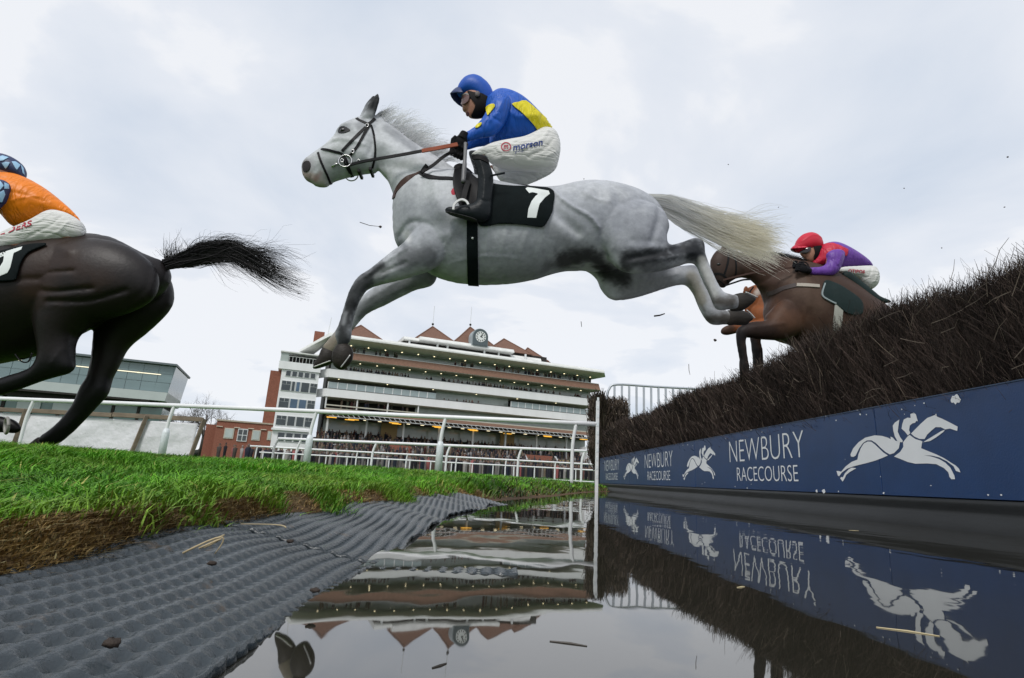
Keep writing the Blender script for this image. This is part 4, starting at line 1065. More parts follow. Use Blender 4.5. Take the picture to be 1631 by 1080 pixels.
# ------------------------------------------------------------------ bits of birch and turf thrown up by the hooves
b_m = mat('flung_twig', (.045, .03, .022), .8)
def flung(p0, p1, r0, label):
    b = MB(); m_ = (p0+p1)/2+rng.normal(0, .004, 3); b.tube(np.array([p0, m_, p1]), [r0, r0*.9, r0*.6], 5)
    tag(b.build('flying_twig', b_m, None), label, 'twig', 'twigs and turf thrown into the air')
flung(at(1042, 503.5, 3.6), at(1059, 499.5, 3.6), .006, 'thick dark twig tumbling in the air below the grey horse')
flung(at(573, 354, 3.1), at(606, 361, 3.15), .0022, "thin curved twig in the air before the grey horse's chest")
flung(at(925.5, 512, 3.8), at(926.5, 521, 3.8), .0025, 'short upright twig in the sky left of the thick flying twig')
flung(at(1097, 580, 5), at(1099, 597, 5), .003, 'slim upright twig in the air above the metal barrier')
flung(at(474, 468, 4.2), at(480, 468.5, 4.2), .004, "tiny twig just below the tip of the dark horse's tail")
flung(at(1080, 432, 3.4), at(1084, 434, 3.4), .004, 'tiny twig in the gap above the grey hind legs')
def clod2(x, y, Y, r_, label):
    V, F = ball(at(x, y, Y), (r_*1.4, r_, r_), 5, 7); V = V+rng.normal(0, r_*.2, V.shape); tag(mesh_np('flying_turf', V, F, b_m), label, 'turf', 'twigs and turf thrown into the air')
clod2(606, 361.5, 3.15, .007, "small dark lump at the end of the thin twig by the grey horse's chest"); clod2(1139, 542, 4.5, .010, "dark speck of turf in the air left of the brown horse's forelegs"); clod2(1605, 250, 4, .006, 'dark speck of turf high at the right picture edge')
for x, y, Y, r_, lab in ((1160, 262, 4.5, .004, "tiny speck of turf in the open sky above the grey horse's tail"), (1240, 330, 5, .004, 'tiny speck of turf in the air just above the red cap'), (1440, 300, 4.6, .0045, 'tiny speck of turf in the sky right of the purple jockey'), (1500, 395, 4.2, .004, 'tiny speck of turf close above the hedge top at the right'), (1600, 330, 4, .0045, 'tiny speck of turf by the right picture edge above the hedge'), (930, 285, 3.6, .003, "tiny speck of turf in the air above the grey horse's croup")):
    clod2(x, y, Y, r_, lab)
# bits floating on the pool
M_leaf = mat('floating_straw', (.45, .38, .22), .6); M_dtw = mat('wet_twig', (.03, .024, .018), .5)
for x, y, L, a, r0, m_, lab in ((1445, 1006, .06, -.5, .0012, M_leaf, 'pale straw floating on the water below the mirrored emblem'), (1110, 985, .02, 1.2, .0012, M_dtw, 'short dark twig floating on the water where sky and hedge reflections meet'),
                            (905, 1025, .035, -.3, .0012, M_dtw, 'thin twig floating in the middle of the mirrored sky'), (1360, 845, .05, .1, .0012, M_leaf, 'pale straw floating near the plinth under the large lettering'),
                            (1180, 935, .02, .6, .0015, M_leaf, 'small pale straw floating in the reflected hedge'), (700, 1060, .016, .9, .0011, M_dtw, 'tiny dark twig floating near the bottom edge of the picture')):
    d_ = ray(x, y); p = EYE+d_*(-CAM_H+.0003)/d_[2]; b = MB(); q = np.array([math.cos(a), math.sin(a), 0])*L/2
    b.tube(np.array([p-q, p+np.array([.05*L, .04*L, .0]), p+q]), [r0*.6, r0, r0*.5], 5); tag(b.build('floating_straw', m_, None), lab, 'straw')

# ------------------------------------------------------------------ grey horse in mid-leap
def vnoise(P, s):
    q = np.asarray(P)*s; i = np.floor(q).astype(np.int64); f = q-i; f = f*f*(3-2*f); r = 0
    for dx_ in (0, 1):
        for dy_ in (0, 1):
            for dz_ in (0, 1):
                h = ((i[:, 0]+dx_)*374761393+(i[:, 1]+dy_)*668265263+(i[:, 2]+dz_)*2147483647) & 0xffffffff
                h = ((h ^ (h >> 13))*1274126177) & 0xffffffff; h = ((h ^ (h >> 16)) & 0xffff)/65535.0
                r = r+h*np.where(dx_, f[:, 0], 1-f[:, 0])*np.where(dy_, f[:, 1], 1-f[:, 1])*np.where(dz_, f[:, 2], 1-f[:, 2])
    return r*2-1
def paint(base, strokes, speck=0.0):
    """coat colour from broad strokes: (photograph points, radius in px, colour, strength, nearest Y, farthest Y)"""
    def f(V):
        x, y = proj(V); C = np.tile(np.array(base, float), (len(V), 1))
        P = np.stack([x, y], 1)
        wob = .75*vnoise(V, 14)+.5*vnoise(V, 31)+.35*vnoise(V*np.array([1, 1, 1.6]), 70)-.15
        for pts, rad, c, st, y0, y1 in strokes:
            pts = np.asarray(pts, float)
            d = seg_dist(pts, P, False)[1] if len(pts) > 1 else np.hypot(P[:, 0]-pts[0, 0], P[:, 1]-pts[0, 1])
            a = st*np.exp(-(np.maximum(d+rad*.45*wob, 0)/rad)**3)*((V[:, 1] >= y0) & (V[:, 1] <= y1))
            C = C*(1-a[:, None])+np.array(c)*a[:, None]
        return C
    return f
def horse_coat(name, var, vs, rough, bump, spots=None, spec=.13):
    return mat(name, (1, 1, 1), rough=rough, spec=spec, var=var, vscale=vs, bump=bump, bscale=34, attr=True, wear=spots)

M_grey = horse_coat('grey_coat', .24, 30, .55, .0025, ((.13, .115, .10), 75, .735))
M_bay = horse_coat('dark_bay_coat', .25, 7, .43, .0015, None, .22)
M_leather = mat('black_leather', (.006, .006, .007), .5, .16, bump=.0006, bscale=200)
M_brownl = mat('brown_leather', (.055, .024, .016), .5, .25, var=.3, bump=.0008, bscale=160)
M_rein = mat('tan_rubber_rein', (.33, .075, .03), .6, .3, var=.25, bump=.0015, bscale=300)
M_steel = mat('steel', (.6, .6, .6), .25, .5, metal=1)
M_hoof = mat('hoof_horn', (.026, .021, .017), .5, .25, var=.45, vscale=14, bump=.002, bscale=60, stretch=(1, 1, 4))
M_eye = mat('dark_eye', (.008, .007, .007), .08, .6)
M_nostril = mat('nostril_skin', (.02, .016, .018), .6, .3)
M_cloth_black = mat('black_saddle_cloth', (.005, .009, .010), .8, .10, var=.3, vscale=20, bump=.004, bscale=14)
M_white_print = mat('white_print', (.74, .78, .77), .7, .3, var=.08)
M_silver = mat('shoe_metal', (.55, .55, .53), .4, .5, metal=.8)

YG = 3.25
def kbody(X, Z):
    x = (X-at(627, 380, YG)[0])/(at(1066, 380, YG)[0]-at(627, 380, YG)[0])
    return np.interp(x, [0, .12, .3, .55, .75, .9, 1.0], [.78, .80, .9, 1.0, .98, .9, .8])
torso = [(627, 315), (626, 345), (627, 372), (632, 390), (645, 405), (662, 420), (680, 431), (700, 441), (725, 447), (752, 450), (800, 449), (835, 444.5), (860, 439), (880, 432), (900, 427), (925, 426),
         (955, 428), (985, 426), (1015, 415), (1040, 400), (1056, 383), (1063, 365), (1060, 350), (1050, 331), (1036, 318), (1017, 308), (986, 299), (954, 295), (932, 295), (907, 299),
         (885, 306), (860, 308), (830, 305), (800, 299), (770, 290), (745, 281), (731, 276), (705, 276), (670, 280), (640, 294)]
bumps_t = [([(668, 300), (655, 340), (650, 375)], .035, .018), ([(735, 300), (748, 350), (742, 400)], .045, -.017),
           ([(690, 285), (700, 330), (705, 365)], .05, .022), ([(640, 385), (665, 372), (690, 385)], .016, -.016), ([(690, 400), (720, 398), (742, 380)], .03, .010),
           ([(872, 325), (884, 348), (905, 364), (930, 377), (942, 390)], .011, .018), ([(862, 345), (880, 372), (910, 395)], .032, -.018),
           ([(690, 440), (730, 432), (775, 428), (820, 430)], .006, .006), ([(700, 420), (720, 405), (730, 385)], .006, .005), ([(960, 315), (985, 340), (990, 370)], .008, -.005), ([(905, 320), (930, 345), (960, 352)], .010, .006), ([(800, 345), (806, 380), (800, 420)], .012, .006), ([(830, 350), (836, 390), (826, 430)], .012, .006), ([(775, 350), (778, 390), (774, 430)], .012, .006), ([(855, 360), (862, 395), (850, 428)], .012, .006),
           ([(952, 306), (968, 330), (972, 352)], .03, -.008), ([(940, 318), (925, 340)], .03, .010)]
neck = [(603, 184), (613, 193), (632, 207), (652, 223), (669, 234.5), (700, 254), (731, 275), (760, 296), (745, 345), (700, 372), (645, 372), (627, 346), (627, 315), (623, 301), (617, 287), (608, 276.5), (600, 268), (592, 255), (586, 235), (588, 205)]
bumps_n = [([(606, 268), (640, 280), (690, 300)], .03, -.010), ([(600, 235), (640, 255), (690, 280)], .05, .010), ([(640, 225), (690, 258)], .03, -.008)]
head = [(600, 184), (588, 186.5), (568, 189), (556, 195.5), (542.4, 200.5), (537.5, 211.5), (526.7, 226), (513.7, 236.5), (504, 242.5), (493.3, 249.5), (485, 256), (480.6, 264), (481, 273), (483, 280.5), (488, 287.5), (496, 291.3), (502, 295.7),
        (511, 298), (521, 296.7), (527.6, 289.6), (543, 283.7), (564, 278), (580, 275.4), (598, 273), (607, 262), (613, 240), (612, 215), (608, 196)]
bumps_h = [([(536, 233), (560, 236), (585, 243)], .014, .008), ([(520, 255), (545, 258), (565, 262)], .02, -.008), ([(580, 255), (592, 262)], .035, .008), ([(497, 288), (507, 278), (514, 272)], .006, -.006),
           ([(488, 262), (493, 257)], .012, .010), ([(540, 213), (556, 206)], .014, .012), ([(512, 246), (525, 241), (540, 238)], .012, -.006), ([(572, 197), (582, 205)], .02, -.007), ([(590, 258), (598, 235), (600, 210)], .01, -.008)]
ear = [(577, 188), (580, 180), (585, 170), (589, 162), (595, 155), (601.5, 148.5), (604.5, 154), (604, 162), (601, 172), (597, 183), (590, 190)]
nfore = [(672, 356), (655, 375), (640, 392), (624, 402.5), (605, 418), (585, 432.5), (571.5, 441), (562, 454), (555, 468), (548, 490), (539.5, 518), (534.5, 527), (534, 537), (537, 545), (538, 553), (545, 556), (553, 549), (558.5, 541), (559.5, 532), (560.5, 521), (565, 500),
         (571, 483), (578, 470), (586, 460.5), (605, 453), (641, 444), (665, 436), (690, 427), (712, 405), (712, 375), (695, 357)]
ffore = [(696, 430), (695, 444), (688, 453.5), (676, 458), (662, 461), (645, 469), (628, 477.5), (610, 487), (596, 493), (584, 500), (573, 511), (561, 526), (548, 543), (538, 556), (530, 565), (518, 562), (514, 553), (522, 543), (531, 532), (543, 515), (556, 497), (565, 485), (574, 476.5), (585, 466), (605, 453.5), (630, 440), (655, 425), (680, 418)]
nhind = [(925, 352), (928, 380), (938, 385), (949, 389), (964, 401), (973, 415), (986, 428), (1001, 433), (1023, 434.5), (1055, 430), (1080, 423.5), (1096, 418.5), (1107, 419), (1112, 428), (1116, 438), (1121, 450), (1128, 463), (1136, 483), (1141, 491.5), (1150, 494.5), (1162, 492.5), (1176, 491), (1176, 472),
         (1164, 469.5), (1152, 466), (1142, 451), (1129, 422), (1122.5, 405), (1121.5, 390), (1117, 383), (1106, 379.8), (1093, 384), (1077, 389.5), (1063, 392), (1060, 380), (1064.5, 364), (1061, 348), (1050, 332), (1022, 322), (985, 322), (950, 335)]
bumps_nh = [([(1046, 335), (1040, 365), (1030, 395)], .020, -.017), ([(975, 345), (965, 370), (975, 400)], .05, .016), ([(1000, 418), (1040, 412), (1080, 400)], .018, -.016), ([(1005, 425), (1050, 420), (1100, 408)], .014, .008), ([(1112, 395), (1130, 440), (1145, 470)], .010, .005), ([(1000, 395), (1030, 398), (1060, 396)], .02, -.006)]
fhind = [(925, 405), (928, 427), (940, 434), (951, 444), (956, 457), (964, 469), (972, 475.5), (986, 477.5), (1011, 474), (1036, 466.5), (1061, 458.5), (1080, 453.5), (1093, 453.5), (1100, 460), (1106, 470), (1112, 485), (1121, 503), (1129, 513), (1137, 517.5), (1150, 517), (1168, 514), (1168, 498),
         (1152, 494), (1144, 486), (1136, 470), (1126, 448), (1116, 430), (1102, 423), (1080, 425), (1050, 420), (1010, 400), (965, 395)]
yn, yf = 3.11, 3.41
parts = [inflate(torso, YG, kbody, .008, bumps_t), inflate(neck, YG, .62, .008, bumps_n), inflate(head, YG, .66, .005, bumps_h),
         inflate(ear, YG-.055, .55, .004, [([(592, 180), (597, 168), (600, 158)], .012, -.010)]), inflate([(x-6, y+3) for x, y in ear], YG+.055, .55, .004),
         inflate(nfore, yn, .85, .006, [([(650, 405), (615, 425), (585, 445)], .010, .012), ([(650, 425), (610, 440)], .009, -.011), ([(572, 450), (566, 465)], .014, .007), ([(556, 500), (548, 525)], .006, .004)]),
         inflate(ffore, yf, .85, .006, [([(660, 440), (620, 462), (590, 480)], .012, .006)]),
         inflate(nhind, yn-.01, lambda X, Z: np.interp(X, [at(960, 400, yn)[0], at(1070, 400, yn)[0]], [.62, .85]), .006, bumps_nh),
         inflate(fhind, yf+.01, lambda X, Z: np.interp(X, [at(970, 400, yf)[0], at(1080, 400, yf)[0]], [.7, .85]), .006, [([(985, 465), (1030, 455), (1075, 440)], .014, .006)])]
DK = (.016, .018, .022); MG = (.22, .23, .25)
coat_and_shade = paint((.49, .51, .545), [([(540, 220), (585, 225), (640, 255), (690, 285)], 42, (.62, .64, .665), .75, 0, 9), ([(500, 262), (525, 262)], 22, (.56, .575, .59), .6, 0, 9), ([(910, 315), (980, 312)], 22, (.60, .62, .645), .6, 0, 9),([(690, 330), (720, 370), (735, 400)], 15, (.22, .23, .26), .6, 0, 9), ([(1045, 340), (1035, 370), (1020, 392)], 9, (.24, .25, .28), .55, 0, 9), ([(655, 300), (648, 330)], 10, (.34, .36, .39), .6, 0, 9), ([(870, 335), (885, 352), (925, 377)], 3.5, (.62, .64, .67), .8, 0, 9), ([(862, 350), (890, 378), (925, 394)], 10, (.22, .23, .245), .5, 0, 9), ([(760, 440), (850, 432)], 12, (.27, .29, .29), .6, 0, 9), ([(632, 375), (640, 388)], 6, (.14, .15, .165), .7, 0, 9), ([(1118, 430), (1130, 462), (1138, 482)], 3, (.16, .15, .14), .6, 0, 3.27), ([(1108, 465), (1122, 495)], 3, (.15, .14, .12), .6, 3.3, 9),  # belly and creases darkened, fold ridge lightened: shading painted into the colour
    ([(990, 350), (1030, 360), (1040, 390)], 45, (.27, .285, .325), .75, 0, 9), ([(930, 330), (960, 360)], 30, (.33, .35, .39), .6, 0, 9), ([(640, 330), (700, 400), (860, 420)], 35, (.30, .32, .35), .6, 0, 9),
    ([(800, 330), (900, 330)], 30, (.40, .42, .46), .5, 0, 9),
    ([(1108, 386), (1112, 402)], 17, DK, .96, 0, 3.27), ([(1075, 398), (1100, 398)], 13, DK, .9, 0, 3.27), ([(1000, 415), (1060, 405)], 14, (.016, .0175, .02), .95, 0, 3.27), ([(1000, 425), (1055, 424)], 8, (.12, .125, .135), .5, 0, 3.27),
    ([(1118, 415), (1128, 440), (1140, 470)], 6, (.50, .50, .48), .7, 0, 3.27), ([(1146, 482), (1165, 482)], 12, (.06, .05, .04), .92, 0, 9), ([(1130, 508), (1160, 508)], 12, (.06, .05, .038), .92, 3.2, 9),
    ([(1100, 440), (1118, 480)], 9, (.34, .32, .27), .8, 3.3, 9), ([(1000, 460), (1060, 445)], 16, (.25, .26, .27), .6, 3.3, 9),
    ([(896, 416), (922, 411), (940, 409), (956, 420), (972, 435), (992, 443)], 14, (.026, .026, .028), .93, 0, 9), ([(870, 424), (900, 418)], 10, (.10, .10, .105), .6, 0, 9), ([(945, 400), (962, 420)], 12, (.02, .02, .022), .95, 3.2, 9),  # dark inner flank and thigh: shade painted into the horse's colour
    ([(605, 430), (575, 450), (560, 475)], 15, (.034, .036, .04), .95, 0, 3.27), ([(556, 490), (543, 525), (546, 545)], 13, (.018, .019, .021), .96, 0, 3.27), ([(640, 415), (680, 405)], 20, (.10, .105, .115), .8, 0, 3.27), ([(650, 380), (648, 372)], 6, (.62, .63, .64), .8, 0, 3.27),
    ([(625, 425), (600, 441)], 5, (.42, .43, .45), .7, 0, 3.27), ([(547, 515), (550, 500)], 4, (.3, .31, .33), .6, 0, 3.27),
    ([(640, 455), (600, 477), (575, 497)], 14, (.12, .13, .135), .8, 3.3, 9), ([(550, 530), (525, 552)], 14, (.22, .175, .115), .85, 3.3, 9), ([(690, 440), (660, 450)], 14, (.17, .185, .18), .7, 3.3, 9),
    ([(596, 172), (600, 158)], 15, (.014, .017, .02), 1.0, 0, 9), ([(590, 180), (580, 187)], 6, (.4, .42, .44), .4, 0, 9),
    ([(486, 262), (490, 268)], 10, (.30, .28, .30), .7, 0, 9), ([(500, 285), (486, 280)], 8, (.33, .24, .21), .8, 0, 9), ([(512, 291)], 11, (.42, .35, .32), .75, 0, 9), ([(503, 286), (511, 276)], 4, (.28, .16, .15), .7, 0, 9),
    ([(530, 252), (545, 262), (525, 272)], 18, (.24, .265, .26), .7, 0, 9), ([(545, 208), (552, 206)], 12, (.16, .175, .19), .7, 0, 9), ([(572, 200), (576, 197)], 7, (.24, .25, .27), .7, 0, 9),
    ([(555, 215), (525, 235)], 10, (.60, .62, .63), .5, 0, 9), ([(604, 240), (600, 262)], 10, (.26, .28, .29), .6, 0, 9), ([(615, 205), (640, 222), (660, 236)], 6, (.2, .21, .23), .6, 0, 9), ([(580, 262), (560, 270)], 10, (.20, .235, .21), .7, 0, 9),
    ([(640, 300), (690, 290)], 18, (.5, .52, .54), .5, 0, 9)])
grey = fuse('horse', parts, .0075, M_grey, iters=5, colf=coat_and_shade)
tag(grey, 'pale grey horse leaping over the water with all four legs off the ground', 'horse', 'racehorses in the steeplechase')
BG = bvh_of(grey)
def hoof(parent, px, Y, shoe, k=.75, m=M_hoof):
    V, F = inflate(px, Y, k, .004)
    o = fuse('hoof', [(V, F)], .004, m, parent, 4)
    if shoe:
        P = at(*np.array(shoe, float).T, np.full(len(shoe), Y)); b = MB()
        P[:, 1] -= .030
        b.tube(spline(P, 4, False), .004, 6); b.build('shoe', M_silver, o, True)
    return o
hoof(grey, [(539, 548), (533, 556), (529, 565), (530, 577), (534, 585), (545, 589.5), (556, 581), (561.5, 571), (562.5, 560), (558, 551), (549, 546)], yn, [(545, 587), (552, 578), (560, 567)], .85)
hoof(grey, [(513, 555), (508, 567), (501, 577), (498.5, 587.5), (510, 586), (521, 582), (530, 577), (535, 568), (532, 558), (522, 551)], yf, [(502, 586), (514, 581.5), (529, 576)], .85)
hoof(grey, [(1160, 470), (1167, 470), (1177, 467), (1186, 467), (1194, 470), (1204, 474.5), (1201, 481), (1193, 488), (1184, 494), (1174, 495.5), (1163, 493.5)], yn, [(1184, 468), (1192, 471), (1203, 476)], .8)
hoof(grey, [(1155, 497), (1166, 494), (1178, 494), (1190, 498), (1199.5, 507), (1194, 513), (1188, 518), (1172, 517.5), (1158, 516.5)], yf, [(1186, 496), (1192, 501), (1199, 509)], .8)
def eye(parent, bvh, x, y, r, far=True):
    for s in ((0, 1) if far else (0,)):
        p, nn = hit(bvh, x, y)
        if s: p, nn = hit_far(bvh, p)
        V, F = ball(np.array(p)-np.array(nn)*r*.45, (r*1.25, r, r*.85)); mesh_np('eye', V, F, M_eye, parent, smooth=True)
eye(grey, BG, 546.5, 207, .021)
p, nn = hit(BG, 487.5, 264)
patch('nostril', [(482, 262), (486, 257), (492, 256.5), (495, 262), (493, 270), (488, 274), (483, 272)], M_nostril, grey, BG, .003, .002, 1.2)
# near-black lids round the eye
patch('eyelid', [(538.5, 211), (541, 203), (547, 201), (554, 204), (558, 208), (552, 211), (545, 212.5)], mat('eyelid_skin', (.012, .013, .016), .5, .2), grey, BG, .002, .002, 1.2)

def hairs(name, root, vel, n, m, spread, curl, w, mt, parent, Y, ys, seed, lens=(.6, 1.1), droop=0.0, colr=None, taper=.2):
    """hair: roots along a photograph polyline; vel: list of photograph offsets along the length; drawn as ribbons"""
    r = np.random.default_rng(seed)
    t = r.random(n)
    rootp = np.asarray(root, float); seg = np.linspace(0, 1, len(rootp))
    R0 = np.stack([np.interp(t, seg, rootp[:, 0]), np.interp(t, seg, rootp[:, 1])], 1)
    V = np.asarray(vel, float)                       # (k, pts, 2): flows for start and end of the root line
    if V.ndim == 2: V = np.stack([V, V])
    flow = V[0][None]*(1-t)[:, None, None]+V[-1][None]*t[:, None, None]
    L = r.uniform(*lens, n)
    s = np.linspace(0, 1, m)
    kk = np.linspace(0, 1, flow.shape[1])
    off = np.stack([[np.interp(s*L[i], kk, flow[i, :, c]) for i in range(n)] for c in (0, 1)], -1)
    P = R0[:, None]+off
    ph = r.uniform(0, 6.28, (n, 1)); fr = r.uniform(2, 5, (n, 1)); am = r.normal(0, curl, (n, 1))
    wav = am*np.sin(fr*s[None]*3+ph)*s[None]
    dr = r.normal(0, spread, (n, 2))
    P = P+dr[:, None, :]*s[None, :, None]**1.3+np.stack([wav*.5, wav], -1)
    P[..., 1] += droop*(s[None]**2)
    Yv = Y+r.normal(0, ys, (n, 1))+r.normal(0, ys*1.2, (n, 1))*s[None]
    W = at(P[..., 0], P[..., 1], Yv)
    Vv, F = strands(W, w*r.uniform(.6, 1.3, n), taper=taper)
    col = None
    if colr is not None:
        c0, c1 = np.array(colr[0]), np.array(colr[1]); mixv = r.random((n, 1, 1, 1))
        col = (c0*(1-mixv)+c1*mixv)*np.ones((n, m, 2, 1))
        if len(colr) > 2:
            e_ = (np.clip((s-.35)/.5, 0, 1))[None, :, None, None]; col = col*(1-e_)+np.array(colr[2])*e_*(.85+.3*mixv)
        col = col.reshape(-1, 3)
    return mesh_np(name, Vv, F, mt, parent, col=col)
M_hair = mat('pale_hair', (1, 1, 1), .55, .3, var=.1, attr=True)
_t = M_hair.node_tree; _tr = _t.nodes.new('ShaderNodeBsdfTranslucent'); _mx = _t.nodes.new('ShaderNodeMixShader'); _mx.inputs[0].default_value = .6
_at = _t.nodes.new('ShaderNodeAttribute'); _at.attribute_name = 'Col'; _t.links.new(_at.outputs['Color'], _tr.inputs['Color'])
_t.links.new(_t.nodes['Principled BSDF'].outputs[0], _mx.inputs[1]); _t.links.new(_tr.outputs[0], _mx.inputs[2]); _t.links.new(_mx.outputs[0], _t.nodes['Material Output'].inputs['Surface'])
M_hairb = mat('black_hair', (1, 1, 1), .5, .15, var=.1, attr=True)
hairs('tail', [(1026, 309), (1040, 316), (1052, 328), (1060, 345)],
      [[(0, 0), (40, 3), (85, 22), (130, 40), (180, 56), (208, 66)], [(0, 0), (16, 10), (52, 26), (95, 46), (145, 62), (180, 74)]], 1650, 12, 9, 5, .0045, M_hair, grey, YG, .022, 3,
      (.75, 1.0), 0, [(.66, .67, .68), (.80, .80, .77), (.84, .81, .70)])
hairs('tail', [(1032, 312), (1050, 326)], [[(0, 0), (50, 8), (105, 32), (150, 36), (190, 28), (214, 22)], [(0, 0), (40, 12), (90, 36), (150, 52), (190, 50), (210, 62)]], 190, 14, 11, 5, .0030, M_hair, grey, YG, .03, 4,
      (.65, 1.0), 0, [(.58, .59, .60), (.7, .7, .68), (.72, .70, .62)], .15)
hairs('mane', [(606, 189), (632, 208), (652, 224), (672, 238), (705, 260)], [[(0, 0), (8, -9), (20, -16), (34, -19)], [(0, 0), (14, -6), (30, -5), (46, 0)]], 640, 8, 6, 3, .0030, M_hair, grey, YG, .016, 5,
      (.35, 1.0), 0, [(.62, .63, .65), (.84, .84, .84), (.92, .92, .92)])
hairs('mane', [(622, 200), (655, 227), (690, 250)], [[(0, 0), (10, -14), (24, -24), (36, -27)], [(0, 0), (16, -10), (32, -12), (48, -8)]], 240, 9, 6, 4, .0028, M_hair, grey, YG, .02, 15,
      (.6, 1.15), 0, [(.6, .61, .63), (.8, .8, .81), (.88, .88, .88)])
hairs('forelock', [(598, 184), (602, 188)], [(0, 0), (10, -6), (20, -9), (32, -12)], 80, 7, 4, 2, .0028, M_hair, grey, YG, .012, 6, (.5, 1.0), 0, [(.42, .43, .44), (.55, .55, .55)])

# bridle and reins
bri = empty('bridle', (float(at(570, 230, YG)[0]), YG, float(at(570, 230, YG)[2])))
tag(bri, "black leather bridle with ring bit and tan rubber reins on the grey horse's head", 'bridle')
def keep(o, par):
    if o is None: return None
    if isinstance(o, list):
        for q_ in o: keep(q_, par)
        return o
    o.parent = par; o.matrix_parent_inverse = Matrix.Translation(-par.location)
    return o
mm = .016
keep(strap('browband', [(568, 188.5), (572, 191.5), (580, 195), (586, 197.5), (592, 194), (597, 189)], .018, .004, M_leather, None, BG, both=True), bri)
keep(strap('cheek_strap', [(587, 199), (575, 210), (562, 223), (545, 241)], .018, .005, M_leather, None, BG, both=True), bri)
keep(strap('cheek_strap', [(589, 199), (580, 214), (570, 232), (561, 244), (556, 250)], .016, .005, M_leather, None, BG, both=True), bri)
keep(strap('throat_strap', [(591, 199), (596, 218), (598, 236), (597, 250), (593, 268)], .013, .004, M_leather, None, BG, both=True), bri)
keep(strap('noseband', [(512, 237.5), (522, 239), (534, 242), (544, 245), (551, 254), (556, 268), (560, 278)], .015, .004, M_leather, None, BG, both=True), bri)
keep(strap('noseband', [(506.5, 243), (510, 254), (515, 266), (521, 279), (526, 292)], .014, .004, M_leather, None, BG, both=True), bri)
keep(strap('curb_strap', [(545, 246), (550, 262), (557, 276)], .011, .004, M_leather, None, BG, both=True), bri)
bring = []
for s in (0, 1):
    p, nn = hit(BG, 550.5, 258)
    if s: p, nn = hit_far(BG, p)
    c = np.array(p)+np.array([0, -.012 if not s else .012, 0]); b = MB()
    th = np.linspace(0, 2*math.pi, 25)
    b.tube(np.stack([c[0]+.041*np.cos(th), np.full(25, c[1]), c[2]+.041*np.sin(th)], 1), .0042, 6, cap=False)
    keep(b.build('bit_ring', M_steel, None, True), bri); bring.append(c)
b = MB(); b.tube(at(np.array([528., 535, 541]), np.array([266., 261.5, 260]), np.full(3, YG-.075)), .006, 6); keep(b.build('bit_cheek', M_steel, None, True), bri)
for (x, y) in ((584.5, 201), (562, 241.5), (545, 256), (571, 257), (590, 255)):
    p, nn = hit(BG, x, y)
    if p is None: continue
    c = np.array(p)+np.array(nn)*.007; b = MB(); th = np.linspace(0, 2*math.pi, 13)
    b.tube(np.stack([c[0]+.010*np.cos(th), np.full(13, c[1]), c[2]+.012*np.sin(th)], 1), .0025, 5, cap=False); keep(b.build('buckle', M_steel, None, True), bri)
YH = 3.06                                              # jockey's hands
def flat_strap(name, pts, ys, w, m, par, n=8, t=.005):
    q = np.asarray(pts, float); W = at(q[:, 0], q[:, 1], np.asarray(ys, float)); W = spline(W, n, False)
    V, F = ribbon(W, np.tile([[0, -1.0, 0]], (len(W), 1)), w, t); b = MB(); b.add(V, F)
    o = b.build(name, m, None); return keep(o, par) if par is not None else o
for s, yy in ((0, 0), (1, .34)):
    flat_strap('rein', [(729, 230), (700, 235.5), (672, 240.5)], [YH+yy*.3, 3.05+yy*.5, 3.07+yy*.6], .024, M_rein, bri)
    flat_strap('rein', [(672, 240.5), (640, 246.5), (608, 252), (580, 257), (556, 263)], [3.07+yy*.6, 3.08+yy*.55, 3.09+yy*.55, 3.13+yy*.55, 3.17+yy*.45], .018, M_leather, bri)
for (x, y) in ((574, 277), (592, 274)):
    p = at(x, y, YG); b = MB(); b.box(p[0]-.008, p[0]+.008, p[1]-.05, p[1]+.05, p[2]-.012, p[2]+.004); keep(b.build('keeper', M_leather, None), bri)

# breast girth
bg_ = empty('breast_girth', tuple(at(640, 300, YG)))
tag(bg_, "brown leather breast girth strapped round the grey horse's chest", 'breast girth')
q = [(627.5, 316), (629, 309), (634, 300), (645, 288.5), (658, 280), (670, 275)]
keep(strap('chest_band', q, .042, .006, M_brownl, None, BG, both=True), bg_)
keep(strap('side_band', [(668, 275.5), (682, 281.5), (698, 284), (714, 284.5), (727, 286)], .03, .006, M_leather, None, BG, both=True), bg_)
flat_strap('neck_strap', [(672, 274), (690, 263), (706, 250), (723, 240)], [3.06, 3.06, 3.07, 3.1], .018, M_leather, bg_)
flat_strap('neck_strap', [(670, 277), (676, 268), (680, 263)], [3.07, 3.06, 3.05], .022, M_leather, bg_)

# saddle, cloth, girth and stirrups
YS = YG
sad = empty('saddle', tuple(at(790, 300, YG)))
tag(sad, "black racing saddle with number cloth 7 and wide girth on the grey horse's back", 'saddle')
V, F = inflate([(722, 268), (735, 262), (750, 274), (765, 286), (800, 294), (835, 296), (850, 300), (830, 312), (790, 314), (755, 312), (735, 300), (724, 285)], YG, 1.2, .006)
keep(fuse('seat', [(V, F)], .006, M_leather, None, 4), sad)
o = patch('saddle_flap', [(728, 263), (740, 270), (758, 285), (775, 300), (778, 325), (766, 352), (750, 354), (738, 340), (728, 318), (722, 298), (722, 278)], M_leather, None, BG, .016, .008, 3); keep(o, sad)
cloth_px = [(752, 285), (785, 294), (815, 297.5), (841, 298), (862, 299.5), (877, 301.5), (883.5, 307.5), (882, 322), (879, 338), (872, 352), (864, 361.5), (845, 360), (825, 357.5), (795, 357), (766, 360), (757, 340), (752, 312)]
clo = keep(patch('number_cloth', cloth_px, M_cloth_black, None, BG, .012, .006, 2.5), sad)
dg = bpy.context.evaluated_depsgraph_get()
BC = bvh_of(clo)
